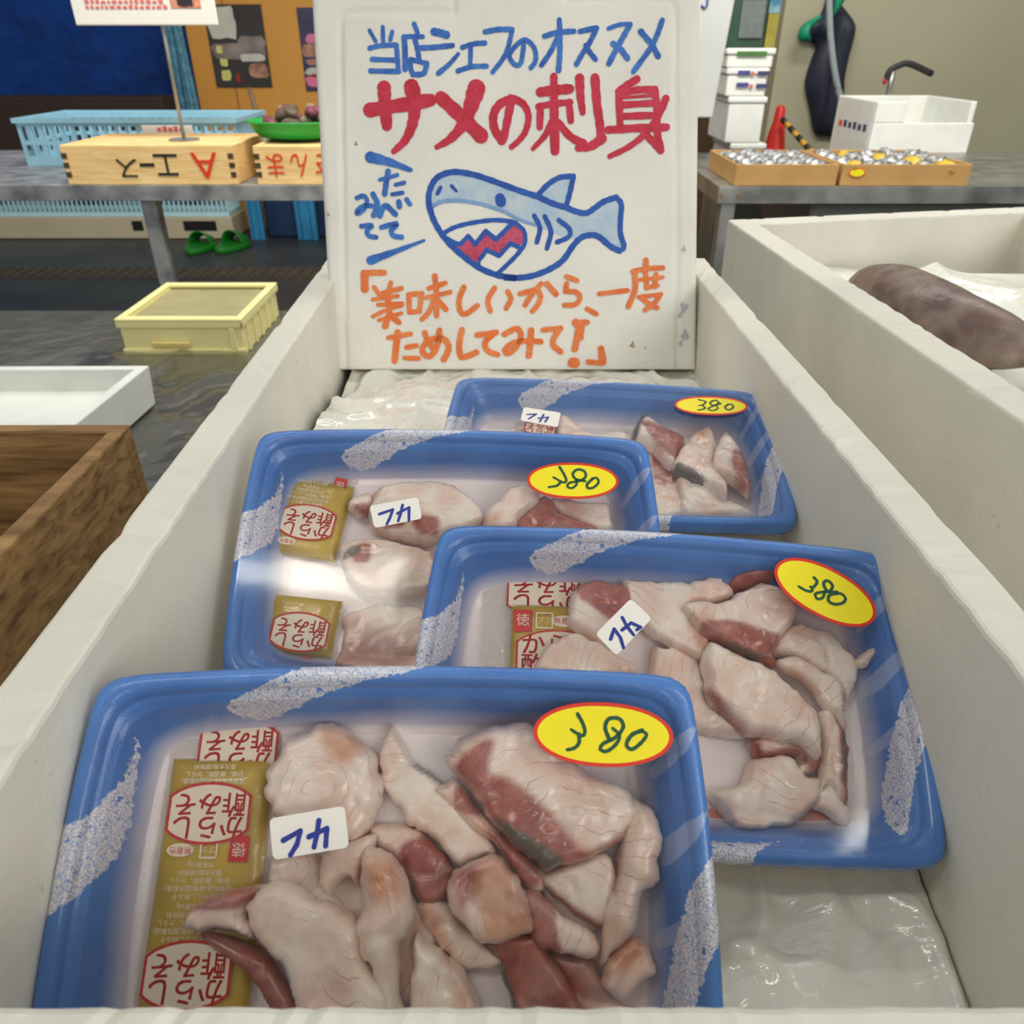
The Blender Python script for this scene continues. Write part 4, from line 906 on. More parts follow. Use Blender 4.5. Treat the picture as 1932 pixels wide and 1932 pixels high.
SMG = simple('ink_smudge', (186, 188, 198), .6, .15, 200); BRS = simple('brown_stain', (176, 160, 116), .7, .2, 300)
def smudge(name, mat, px, py, r, n=22):
    mb = MB(); c = on_lid(px, py); ph = random.random()*6
    flat_poly(mb, [c+np.array([math.cos(a), math.sin(a)*1.3])*r*PXM*(.75+.25*math.sin(3*a+ph)+.12*math.sin(7*a+ph)) for a in np.linspace(0, 2*math.pi, n+1)[:-1]], .0009)
    mb.obj(name, mat, lid, world=False)['label'] = 'faint stain on the board'
for q in ((1290, 580, 9), (1283, 595, 5), (1292, 632, 9), (1284, 648, 5), (1290, 470, 5)): smudge('ink_smudge', SMG, *q)
for q in ((1193, 651, 6), (1217, 656, 2.2), (672, 272, 4), (620, 405, 3)): smudge('brown_stain', BRS, *q)
to4 = lambda pts: [(x-1690.5, y-120.75) for x, y in pts]
bodytop = [(-760, 560), (-770, 400), (-740, 290), (-670, 200), (-510, 150), (-290, 180), (-70, 250), (241, 375), (440, 430), (620, 510), (780, 560), (880, 600), (1000, 620), (1100, 560), (1200, 490), (1340, 440), (1395, 520), (1390, 700), (1390, 850), (1430, 1000), (1380, 1050), (1280, 1000), (1160, 900), (1080, 870), (960, 890), (900, 920)]
pale = bodytop + [(760, 900), (600, 840), (440, 765), (250, 700), (100, 620), (-50, 590), (-190, 520), (-440, 480), (-640, 490)]
lid_fill('pale_drawing_fill', MB_PALE, 'pale blue shading of the shark back', S4, pale, .00095)
lid_fill('pale_drawing_fill', MB_PALE, 'pale blue shading of the dorsal fin', S4, [(450, 430), (560, 300), (700, 220), (850, 205), (820, 370), (770, 540), (620, 500)], .00097)
lid_fill('pink_drawing_fill', MB_PINK, 'pink mouth of the drawn shark', S4, to4([(1180, 1100), (1260, 1110), (1350, 1020), (1430, 1110), (1550, 980), (1660, 1060), (1850, 880)])+[(150, 745), (230, 760), (290, 830), (300, 950), (230, 1000), (140, 965), (30, 1075)]+to4([(1690, 1210), (1560, 1140), (1480, 1230), (1440, 1320), (1300, 1220)]), .00099)
lid_strokes('drawing_line', MB_MID, 'light blue belly line of the shark', [(S4, to4([(930, 670), (1050, 610), (1250, 600), (1500, 640), (1750, 720)])+[(100, 620), (250, 700), (440, 760)], (50, 36))])
chin = to4([(1900, 1480), (1700, 1450), (1500, 1375), (1320, 1250), (1150, 1100), (1030, 950), (950, 800), (905, 650)])
lid_strokes('shark_drawing', MB_DEEP, 'blue marker outline of a grinning shark', [
 (S4, [(-785, 560), (-790, 420), (-750, 290), (-670, 200), (-510, 152), (-290, 180), (-70, 250), (241, 365), (440, 430), (620, 510), (780, 560), (880, 600), (1000, 620), (1100, 560), (1200, 490), (1340, 440)], 66),
 (S4, [(1340, 440), (1400, 520), (1390, 700), (1390, 850), (1430, 1000), (1380, 1050)], 62), (S4, [(1380, 1050), (1280, 1000), (1160, 900), (1080, 870), (960, 890), (860, 980), (740, 1150), (600, 1250), (420, 1325), (240, 1355), (60, 1350)]+chin, 68),
 (S4, to4([(1075, 965), (1200, 900), (1400, 850), (1650, 820), (1850, 840)])+[(230, 760), (295, 830), (305, 950), (250, 1050), (130, 1180), (-20, 1320)], 50),
 (S3, [(1110, 1030), (1190, 1075), (1260, 1095)], 50), (S3, [(1260, 1095), (1350, 1000)], 50), (S3, [(1350, 1000), (1430, 1095)], 50), (S3, [(1430, 1095), (1550, 945)], 54), (S3, [(1550, 945), (1665, 1040)], 54), (S3, [(1665, 1040), (1850, 860)], 54),
 (S3, [(1480, 1270), (1560, 1160)], 48), (S3, [(1560, 1160), (1700, 1225)], 52), (S3, [(1700, 1225), (1830, 1085)], 52), (S3, [(1830, 1085), (1930, 1130)], 52), (S3, [(1475, 1260), (1470, 1370)], 34),
 (S4, [(410, 650), (475, 790), (440, 950)], 55), (S4, [(530, 660), (600, 830), (555, 1020)], 56), (S4, [(690, 700), (810, 800), (800, 890), (670, 950)], 56),
 (S4, [(440, 430), (560, 300), (700, 215), (855, 200)], 60), (S4, [(855, 200), (820, 370), (770, 550)], 60),
 (S3, [(1712, 575), (1722, 610)], (118, 124)), (S3, [(1035, 450), (1000, 520)], 46), (S3, [(1160, 430), (1215, 490)], (40, 34))])
lid_strokes('blue_lettering', MB_BLUE, 'top line of blue hand lettering', [
 (S1, [(115, 250), (190, 380)], 45), (S1, [(275, 210), (280, 390)], 50), (S1, [(390, 265), (365, 365)], 48), (S1, [(115, 465), (240, 435), (435, 425)], 55), (S1, [(440, 430), (455, 600), (462, 745)], 58), (S1, [(145, 600), (450, 610)], 56), (S1, [(125, 740), (470, 748)], 58),
 (S1, [(655, 170), (690, 260), (700, 330)], 55), (S1, [(525, 330), (620, 322), (760, 325)], 52), (S1, [(535, 330), (545, 520), (545, 720)], 66), (S1, [(660, 345), (695, 470), (715, 590)], 60), (S1, [(700, 462), (880, 455), (1120, 432)], 60),
 (S1, [(615, 600), (690, 620), (810, 650)], 55), (S1, [(810, 650), (770, 770), (640, 785)], 62), (S1, [(640, 785), (612, 700), (610, 610)], 60), (S1, [(895, 265), (970, 280), (1050, 305)], 86),
 (S1, [(950, 770), (1080, 660), (1190, 535)], (62, 44)), (S1, [(1240, 455), (1380, 412), (1515, 402)], 56), (S1, [(1342, 430), (1336, 690)], 52), (S1, [(1185, 742), (1350, 690), (1535, 682)], 56),
 (S1, [(1515, 268), (1680, 238), (1845, 238)], 60), (S1, [(1845, 240), (1800, 440), (1735, 590), (1608, 755)], 55),
 (S2, [(112, 375), (100, 480), (78, 600), (35, 632), (-16, 600), (-54, 525), (-16, 450), (60, 372), (130, 342), (215, 410), (248, 510), (235, 600), (190, 660)], 52),
 (S2, [(515, 115), (522, 300), (520, 500), (505, 690)], (56, 62)), (S2, [(345, 300), (490, 258), (680, 243)], 56), (S2, [(490, 320), (420, 470), (312, 628)], 56),
 (S2, [(750, 245), (935, 205)], 56), (S2, [(940, 208), (860, 370), (770, 510), (708, 620)], 56), (S2, [(815, 405), (860, 480), (925, 562)], 56),
 (S2, [(1075, 212), (1200, 168), (1325, 162)], 46), (S2, [(1315, 172), (1240, 310), (1160, 450), (1078, 612)], 60), (S2, [(1125, 385), (1205, 440), (1290, 552)], 62),
 (S2, [(1685, 120), (1620, 300), (1540, 450), (1358, 700)], 58), (S2, [(1440, 245), (1560, 390), (1640, 530)], 62)])
lid_strokes('red_lettering', MB_RED, 'second line of bold red hand lettering', [
 (S1, [(120, 1215), (480, 1158), (850, 1095)], (165, 150)), (S1, [(292, 945), (300, 1120), (325, 1400)], (165, 130)), (S1, [(625, 940), (665, 1100), (660, 1250), (620, 1430), (540, 1590), (410, 1715)], (190, 70)),
 (S1, [(980, 1065), (1200, 1270), (1470, 1530)], (150, 170)), (S1, [(1410, 960), (1350, 1150), (1260, 1370), (1100, 1560), (930, 1665)], (220, 60)),
 (S1, [(1830, 1120), (1790, 1320), (1740, 1570)], (100, 90)), (S1, [(1720, 1590), (1630, 1440), (1620, 1270), (1700, 1140), (1830, 1085)], (100, 100)), (S2, [(-40, 1005), (40, 1030), (120, 1090), (165, 1220), (130, 1380), (60, 1480), (-30, 1560)], (85, 60)),
 (S2, [(452, 760), (455, 1100), (465, 1600)], (85, 105)), (S2, [(300, 935), (480, 912), (630, 900)], 105), (S2, [(275, 1100), (440, 1070), (640, 1050)], 70), (S2, [(300, 1110), (292, 1330)], 78), (S2, [(625, 1050), (645, 1260)], 76),
 (S2, [(430, 1280), (350, 1430), (215, 1580)], (85, 50)), (S2, [(500, 1280), (640, 1440), (790, 1520)], (80, 90)), (S2, [(745, 780), (755, 980), (780, 1165)], (105, 70)), (S2, [(920, 775), (940, 1050), (975, 1300), (990, 1470)], (100, 90)), (S2, [(1000, 1465), (870, 1550), (730, 1570)], (110, 80)),
 (S2, [(1395, 790), (1300, 850), (1190, 930)], 85), (S2, [(1190, 930), (1205, 1300)], 78), (S2, [(1200, 950), (1400, 912), (1600, 905)], 76), (S2, [(1600, 905), (1620, 1100), (1630, 1400), (1670, 1590)], 80), (S2, [(1250, 1080), (1560, 1062)], 72), (S2, [(1250, 1210), (1560, 1200)], 76),
 (S2, [(1070, 1365), (1400, 1345), (1730, 1335)], 85), (S2, [(1725, 1010), (1640, 1200), (1490, 1410), (1300, 1560), (1090, 1665)], (85, 60)), (S2, [(1480, 1400), (1580, 1500), (1670, 1600)], 80), (S2, [(1230, 1000), (1560, 975)], 34)])
lid_strokes('blue_lettering', MB_BLUE, 'short blue words left of the shark between two strokes', [
 (S3, [(240, 105), (450, 160), (695, 250)], (125, 50)), (S3, [(240, 1280), (500, 1185), (850, 1052)], (100, 30)), (S3, [(440, 265), (420, 390), (400, 525)], 62), (S3, [(345, 362), (545, 308)], 42), (S3, [(525, 420), (625, 395)], 44), (S3, [(485, 528), (605, 510)], 46),
 (S3, [(85, 570), (160, 545), (200, 600), (170, 690), (95, 745), (90, 715), (160, 660), (270, 660)], 52), (S3, [(268, 525), (318, 640), (275, 770)], 60), (S3, [(345, 775), (405, 655), (525, 755)], 62), (S3, [(562, 615), (568, 665)], 64), (S3, [(650, 585), (688, 640)], 52),
 (S3, [(135, 890), (255, 882), (200, 945), (225, 1000), (305, 1015)], 54), (S3, [(365, 902), (540, 862), (478, 940), (505, 1000), (595, 1015)], 58)])
lid_strokes('orange_lettering', MB_OR, 'two bottom lines of orange hand lettering', [
 (S5, [(100, 152), (335, 150)], 66), (S5, [(113, 165), (115, 335)], 92), (S5, [(220, 315), (275, 395)], 50), (S5, [(412, 265), (385, 350)], 52), (S5, [(310, 385), (530, 328)], 56), (S5, [(205, 455), (490, 415)], 46), (S5, [(265, 515), (540, 500)], 48), (S5, [(370, 370), (400, 640)], 66),
 (S5, [(205, 650), (360, 575), (540, 520)], 44), (S5, [(275, 690), (530, 610)], 46), (S5, [(400, 620), (345, 760)], 72), (S5, [(405, 630), (500, 715)], 66),
 (S5, [(612, 400), (765, 385)], 58), (S5, [(760, 395), (735, 590)], 60), (S5, [(735, 590), (625, 600)], 56), (S5, [(615, 400), (622, 600)], 58), (S5, [(910, 185), (930, 400), (930, 640)], 62), (S5, [(840, 330), (1030, 268)], 56), (S5, [(815, 435), (1085, 372)], 52), (S5, [(905, 460), (840, 600), (765, 680)], 58), (S5, [(950, 470), (1035, 565)], 66),
 (S5, [(1240, 315), (1190, 450), (1198, 580), (1260, 620), (1395, 525)], 62), (S5, [(1590, 325), (1515, 460), (1540, 585)], 60), (S5, [(1740, 365), (1775, 450), (1722, 555)], 58),
 (S6, [(70, 450), (240, 412), (300, 470), (275, 570), (208, 650)], 58), (S6, [(310, 335), (200, 460), (125, 580)], 58), (S6, [(372, 335), (478, 455)], 64), (S6, [(595, 255), (715, 300)], 58), (S6, [(598, 335), (585, 425)], 58), (S6, [(585, 425), (700, 430), (750, 490), (700, 570), (575, 582)], 58),
 (S6, [(830, 622), (935, 680)], 56), (S6, [(970, 450), (1290, 412)], 54), (S6, [(1500, 70), (1500, 165)], 66), (S6, [(1350, 195), (1520, 165), (1690, 155)], 58), (S6, [(1370, 200), (1375, 400), (1300, 595)], 64), (S6, [(1495, 190), (1510, 385)], 58), (S6, [(1615, 230), (1600, 370)], 56), (S6, [(1430, 290), (1690, 262)], 44), (S6, [(1500, 378), (1630, 358)], 52),
 (S6, [(1420, 488), (1670, 455)], 50), (S6, [(1660, 465), (1590, 560), (1490, 635)], 58), (S6, [(1440, 490), (1540, 570), (1625, 610)], 58),
 (S5, [(490, 830), (470, 1000), (455, 1150)], 74), (S5, [(385, 890), (635, 845)], 58), (S5, [(590, 1000), (700, 978)], 58), (S5, [(570, 1120), (725, 1125)], 56),
 (S5, [(795, 830), (830, 920), (890, 1010)], 62), (S5, [(965, 805), (945, 960), (870, 1090), (790, 1080), (775, 1000), (860, 915), (1000, 900), (1065, 970), (1055, 1060), (1010, 1140)], 68),
 (S5, [(1220, 800), (1190, 950), (1205, 1100), (1290, 1095), (1385, 1055)], 68), (S5, [(1390, 860), (1610, 828)], 62), (S5, [(1610, 828), (1505, 910), (1480, 980), (1530, 1050), (1625, 1080)], 64),
 (S6, [(-110, 912), (30, 845), (80, 930), (20, 1060), (-70, 1130), (-100, 1085), (-10, 1010), (150, 985), (305, 995)], 64), (S6, [(195, 865), (185, 1000), (168, 1155)], 72),
 (S6, [(330, 862), (530, 842)], 60), (S6, [(530, 842), (450, 960), (450, 1040), (530, 1110)], 64),
 (S6, [(700, 775), (735, 850), (690, 1080)], (90, 74)), (S6, [(755, 775), (830, 775)], 66), (S6, [(770, 800), (755, 950)], 70), (S6, [(670, 1235), (688, 1236)], (128, 128)), (S6, [(988, 1075), (1010, 1225)], (76, 86)), (S6, [(840, 1225), (1005, 1240)], 62)])

# ---------------------------------------------------------------- far left table and goods
def table(name, label, x0, x1, y0, y1, zt, ze, legs, mat=STEEL_D):
    t = empty(name, label, 'table', ((x0+x1)/2, (y0+y1)/2, 0))
    mb = MB().box(x0, x1, y0, y1, zt-.004, zt).box(x0, x1, y0, y0+.004, ze, zt-.004).box(x0, x0+.004, y0+.004, y1, ze, zt-.004).box(x1-.004, x1, y0+.004, y1, ze, zt-.004)
    bevel(mb.obj('table_top', mat, t), .001)
    for x, y in legs: bevel(MB().box(x, x+.045, y, y+.045, 0, zt-.005).obj('leg', mat, t), .003)
    return t
lx_ = ptY(300, 470, 2.44)[0]
table('steel_table', 'grey steel market table at the left carrying the lettered wooden boxes', -2.6, -.48, 2.4, 3.25, .892, .850, [(lx_-.02, 2.43), (-2.5, 2.43), (-.56, 3.15), (-2.5, 3.15)])
def wooden_tray(label, x0, x1, y0, y1, z0, z1, texts):
    t = empty('wooden_box', label, 'box', ((x0+x1)/2, (y0+y1)/2, z0), 'lettered wooden boxes on the left table')
    w = .012
    mb = MB().box(x0, x1, y0, y0+w, z0, z1).box(x0, x1, y1-w, y1, z0, z1).box(x0, x0+w, y0+w, y1-w, z0, z1).box(x1-w, x1, y0+w, y1-w, z0, z1).box(x0+w, x1-w, y0+w, y1-w, z1-.012, z1-.004)
    mb.box(x0+w, x1-w, y0+w, y1-w, z0, z0+.008)
    bevel(mb.obj('box_body', WOOD, t), .0015)
    mj = MB()
    for k in range(3):
        zz = z0+.02+k*(z1-z0-.03)/3
        for xx in (x0, x1-w-.004): mj.box(xx, xx+w+.004, y0-.0012, y0, zz, zz+.014)
    mj.obj('finger_joint', WOOD_D, t)
    for s, xc, zc, h, wd, mt in texts:
        vs, fs = txt(s); mb = MB(); V = np.array(vs); ext = V.max(0)-V.min(0); ctr = (V.max(0)+V.min(0))/2
        kx = wd/ext[0]; kz = h/ext[1]
        mb.add([(xc-(v[0]-ctr[0])*kx, y0-.0018, zc-(v[1]-ctr[1])*kz) for v in vs], fs)
        mb.obj('lettering', mt, t)
    return t
zc = .9445
X = lambda px, py=310: ptY(px, py, 2.41)[0]
wooden_tray('pine fish box with upside-down black and red lettering at the far left', X(120), X(443), 2.41, 2.74, .893, .997,
    [('A', (X(362)+X(412))/2, zc, .068, X(412)-X(362), REDINK), ('エ', (X(292)+X(337))/2, .946, .058, X(337)-X(292), BLACKINK), ('ー', (X(263)+X(292))/2, .946, .010, X(291)-X(263), BLACKINK), ('ス', (X(222)+X(258))/2, .938, .05, X(258)-X(218), BLACKINK)])
wooden_tray('pine fish box with upside-down red lettering behind the lid edge', X(481), X(680), 2.41, 2.74, .893, .995,
    [('ま', (X(503)+X(535))/2, zc, .062, X(535)-X(503), REDINK), ('ん', (X(548)+X(582))/2, zc, .062, X(582)-X(548), REDINK), ('さ', (X(594)+X(630))/2, zc, .062, X(630)-X(594), REDINK)])
# blue basket crate behind
BB = simple('pale_blue_plastic', (150, 196, 214), .45, .15, 6); BBD = simple('blue_basket', (52, 140, 186), .5, .2, 5)
def basket(label, x0, x1, y0, y1, z0, z1, mat, group=None, slots=True):
    t = empty('plastic_basket', label, 'basket', ((x0+x1)/2, (y0+y1)/2, z0), group)
    w = .008; mb = MB().box(x0, x1, y0, y1, z0, z0+.006)
    def wall(ax, a0, a1, c0, c1):
        def B(s0, s1, q0, q1, zz0, zz1):
            mb.box(s0, s1, q0, q1, zz0, zz1) if ax == 'x' else mb.box(q0, q1, s0, s1, zz0, zz1)
        H_ = z1-z0; B(a0, a1, c0, c1, z1-.02*1, z1); B(a0, a1, c0, c1, z0+.006, z0+.03); B(a0, a1, c0, c1, z0+H_*.5-.006, z0+H_*.5+.006)
        n = max(3, int((a1-a0)/.035))
        for k in range(n+1):
            s = a0+(a1-a0-.01)*k/n; B(s, s+.01, c0+.0005, c1-.0005, z0+.03, z1-.02)
    wall('x', x0, x1, y0, y0+w); wall('x', x0, x1, y1-w, y1); wall('y', y0+w, y1-w, x0, x0+w); wall('y', y0+w, y1-w, x1-w, x1)
    mb.obj('basket_body', mat, t)
    mb = MB().box(x0-.008, x1+.008, y0-.008, y0, z1-.01, z1+.004).box(x0-.008, x1+.008, y1, y1+.008, z1-.01, z1+.004).box(x0-.008, x0, y0, y1, z1-.01, z1+.004).box(x1, x1+.008, y0, y1, z1-.01, z1+.004)
    mb.obj('basket_rim', mat, t); return t
basket('pale blue plastic basket behind the lettered wooden boxes', -1.62, -.905, 2.80, 3.14, .893, 1.032, BB)
# small white price card with red writing lying against the basket
a = ptY(270, 252, 2.78); b = ptY(362, 236, 2.78)
t = empty('price_card', 'small white card with red writing leaning on the pale blue basket', 'card', ((a[0]+b[0])/2, 2.78, .997))
bevel(MB().box(a[0], b[0], 2.775, 2.785, .893, b[2]).obj('card_body', WLAB, t), .002)
mbt = MB()
for q in range(5): mbt.box((a[0]+b[0])/2-.03+q*.018, (a[0]+b[0])/2-.018+q*.018, 2.7735, 2.775, a[2]+.006, a[2]+.018+.004*(q % 2))
mbt.obj('red_marks', simple('faded_red_print', (226, 110, 104), .5), t)
# sign card on rod
t = empty('card_stand', 'white printed card on a thin metal rod standing on the wooden box', 'sign', (-.995, 2.58, .993))
MB().tube([(-.995, 2.58, .998), (-.992, 2.585, 1.40)], .0055, 10).obj('rod', STEEL, t, True)
MB().tube([(-.995, 2.58, .9935), (-.995, 2.58, .998)], .045, 24).obj('foot', STEEL_D, t)
c0 = ptY(225, 48, 2.57); c1 = ptY(413, 48, 2.57)
bevel(MB().box(c0[0]-.12, c1[0], 2.566, 2.572, c0[2], c0[2]+.26).obj('card_body', WLAB, t), .003)
mp_ = MB(); q0 = ptY(323, 15, 2.565); q1 = ptY(380, 15, 2.565); mp_.box(q0[0], q1[0], 2.5645, 2.566, q0[2], q0[2]+.09)
mp_.obj('picture', simple('food_photo', (236, 168, 120), .5, .5, 40, c2=(150, 70, 90)), t)
MB().box((q0[0]+q1[0])/2-.022, (q0[0]+q1[0])/2+.02, 2.563, 2.5645, q0[2]+.006, q0[2]+.09).obj('picture_detail', simple('dark_food', (52, 44, 48), .5), t)
mt_ = MB(); rs = random.Random(3)
for r_ in range(2):
    x = c0[0]-.08; zz = ptY(260, 14-10*r_, 2.565)[2]
    while x < q0[0]-.02:
        w_ = rs.uniform(.006, .014); mt_.box(x, x+w_, 2.5645, 2.566, zz-.003, zz+.003+rs.uniform(0, .003)); x += w_+.005
mt_.obj('lettering', simple('pale_red_print', (222, 120, 110), .5), t)
# green colander with seaweed-like catch
t = empty('green_colander', 'bright green plastic colander heaped with purplish shellfish on the wooden box', 'colander', (-.62, 2.60, .996))
cx, cy = ptY(563, 240, 2.6)[0], 2.6
GRN = simple('green_plastic', (20, 160, 66), .4, .1, 10)
mb = MB(); prof = [(.075, .997), (.115, 1.003), (.135, 1.02), (.148, 1.042), (.156, 1.044), (.156, 1.048), (.146, 1.048), (.132, 1.024), (.11, 1.008), (.02, 1.005)]
n = 40; vs = [(cx+r*math.cos(2*math.pi*i/n), cy+r*.8*math.sin(2*math.pi*i/n), z) for r, z in prof for i in range(n)]
fs = [(l*n+i, l*n+(i+1) % n, (l+1)*n+(i+1) % n, (l+1)*n+i) for l in range(len(prof)-1) for i in range(n)]+[tuple(range(n-1, -1, -1)), tuple(range((len(prof)-1)*n, len(prof)*n))]
mesh_obj('colander_body', vs, fs, GRN, t, True)
SHM = [simple('purple_shellfish', (128, 62, 78), .5, .4, 60), simple('brown_shellfish', (104, 86, 66), .6, .4, 60), simple('pale_shellfish', (150, 136, 112), .6, .4, 60)]
proto = {}
rs = random.Random(5)
for k in range(26):
    a = rs.uniform(0, 6.28); r = .115*math.sqrt(rs.random()); lv_ = 0 if k < 15 else 1
    r *= (1 if lv_ == 0 else .6); ty = k % 3
    loc = (cx+r*math.cos(a), cy+r*.75*math.sin(a), 1.040+lv_*.026+rs.uniform(0, .004))
    if ty not in proto:
        random.seed(ty); ob = MB().blob((0, 0, 0), .030, .020, .016, 12, 8, jit=.16).obj('shellfish', SHM[ty], None, True); proto[ty] = ob
    else: ob = proto[ty].copy(); COL.objects.link(ob)
    ob.location = loc; ob.rotation_euler = (rs.uniform(-.5, .5), rs.uniform(-.5, .5), rs.uniform(0, 6))
    tag(ob, ['purplish-red shellfish heaped in the green colander', 'dull brown shellfish heaped in the green colander', 'pale beige shellfish heaped in the green colander'][ty], 'shellfish', 'shellfish in the green colander')
random.seed(7)
# thin dark post behind
a = ptY(470, 165, 3.2); b = ptY(492, 245, 3.2)
o = MB().tube([tuple(a), (b[0]+.012, 3.2, .893)], .008, 8).obj('thin_post', simple('dark_metal', (96, 70, 44), .5), None, True); tag(o, 'thin dark post standing below the grey poster', 'post')
# dark brown cabinet at far left
a = ptY(303, 183, 5.95); o = bevel(MB().box(a[0]-1.4, a[0], 5.95, 6.22, .475, a[2]).obj('cabinet', simple('dark_brown_wood', (52, 34, 22), .6)), .01); tag(o, 'dark brown cabinet against the blue tarpaulin', 'cabinet')
# posters
def poster(label, pxs, tops, y, blocks, base):
    t = empty('poster', label, 'poster', (0, y, 0), 'posters on the ochre wall')
    l = ptY(pxs[0], tops[0], y)[0]; r = ptY(pxs[1], tops[0], y)[0]; zt = ptY(pxs[0], tops[0], y)[2]; zb_ = ptY(pxs[0], tops[1], y)[2]
    t.location = ((l+r)/2, y, zb_); bpy.context.view_layer.update()
    MB().box(l, r, y-.004, y, zb_, zt).obj('paper', base, t)
    for k, (u0, u1, v0, v1, m_) in enumerate(blocks):
        pts = []
        for i in range(14):
            a = 2*math.pi*i/14; j = .9+.2*random.random(); sq = max(abs(math.cos(a)), abs(math.sin(a)))
            pts.append((l+(r-l)*((u0+u1)/2+(u1-u0)/2*math.cos(a)/sq*j*.93), zt+(zb_-zt)*((v0+v1)/2+(v1-v0)/2*math.sin(a)/sq*j*.93)))
        pts = [(min(max(p[0], l), r), min(max(p[1], zb_), zt)) for p in pts]
        yy = y-.0045-.0006*k
        mesh_obj('printed_patch', [(p[0], yy, p[1]) for p in pts], [tuple(range(14))], m_, t)
PB = simple('dark_print', (58, 52, 48), .4, .4, 5); PG = simple('grey_print', (150, 136, 126), .4, .5, 6, c2=(90, 80, 74)); PW = simple('pale_print', (198, 196, 180), .4, .15, 9)
PY = simple('yellow_print', (214, 208, 120), .4, .2, 30); PR = simple('red_print', (150, 50, 40), .4); PO = simple('food_print', (190, 140, 110), .4, .5, 20, c2=(120, 80, 70))
poster('dark photographic poster with yellow lettering on the ochre wall', (382, 492), (8, 165), WY-.005, [(0, .55, 0, .42, PW), (.5, 1, .35, .68, PG), (0, .62, .45, .66, PG), (.5, .95, .58, .68, PW), (.62, .98, .70, .88, PO), (.10, .22, .48, .58, PY), (.14, .28, .64, .74, PY), (.12, .3, .78, .92, PY), (.38, .46, .82, .94, PR), (.5, .6, .02, .2, PB)], PB)
PN = simple('navy_print', (64, 60, 92), .4, .4, 8); PK = simple('pink_print', (222, 120, 150), .4, .3, 8)
poster('second poster, navy and pink, mostly hidden by the lid', (559, 660), (14, 172), WY-.005, [(0, 1, .6, .68, PO), (.1, .6, .3, .42, PK), (0, .5, .42, .58, PO), (0, 1, .70, .80, PW), (.05, .9, .78, .92, PR), (0, .5, .82, .95, PK)], PN)
# below the left table
zq = [ptY(400, v, 5.9)[2] for v in (445, 410, 378)]; cxr = ptY(430, 400, 5.9)[0]; bx1 = ptY(440, 430, 5.9)[0]
basket('light blue plastic crate standing on the low beige box under the left table', -3.9, cxr, 5.92, 6.20, zq[1]+.002, .47, simple('light_blue_plastic', (190, 228, 234), .45, .08, 6), None)
t = empty('storage_box', 'low beige box with dark hand holes under the light blue crate', 'box', (-2.6, 6.1, 0))
bevel(MB().box(-4.0, bx1, 5.9, 6.22, zq[0]-.02, zq[1]).obj('box_body', simple('beige_plastic', (200, 186, 156), .5, .1, 5), t), .006)
for a_, b_ in ((345, 410), (248, 272), (303, 311)):
    p0 = ptY(a_, 417, 5.9); p1 = ptY(b_, 435, 5.9); MB().box(p0[0], p1[0], 5.895, 5.9, p1[2], p0[2]).obj('hand_hole', simple('black_hole', (16, 14, 12), .8), t)
for q_ in (-3.9, bx1-.2): bevel(MB().box(q_, q_+.1, 5.95, 6.2, 0, zq[0]-.02).obj('foot', BLACKINK, t), .002)
BLC = simple('blue_vinyl', (52, 140, 186), .45, .35, 3)
for k, (pa, pb) in enumerate(((474, 500), (562, 600))):
    a = ptY(pa, 445, 5.88)[0]; b = ptY(pb, 445, 5.88)[0]; n = 10
    vs = []; fs = []
    for j in range(2):
        for i in range(n+1): vs.append((a+(b-a)*i/n, 5.88+.02*math.sin(i*1.3), .001+j*.55))
    vs += [(v[0], v[1]+.02, v[2]) for v in vs]
    m = 2*(n+1)
    for i in range(n): fs += [(i, i+1, n+2+i, n+1+i), (m+i+1, m+i, m+n+1+i, m+n+2+i)]
    fs += [(0, n+1, m+n+1, m), (n, m+n, m+2*n+1, 2*n+1)]
    o = mesh_obj('vinyl_flap', vs, fs, BLC, None, True); tag(o, ['blue vinyl flap left of the dark gap under the table', 'blue vinyl flap right beside the lettered sign under the table'][k], 'curtain', 'blue vinyl flaps under the left table')
a = ptY(504, 440, 5.95)[0]; b = ptY(640, 440, 5.95)[0]; o = bevel(MB().box(a, b, 5.95, 6.26, 0, .6).obj('storage_bin', simple('navy_plastic', (16, 48, 84), .5, .4, 4)), .02); tag(o, 'dark navy bin behind the blue vinyl flaps', 'bin')
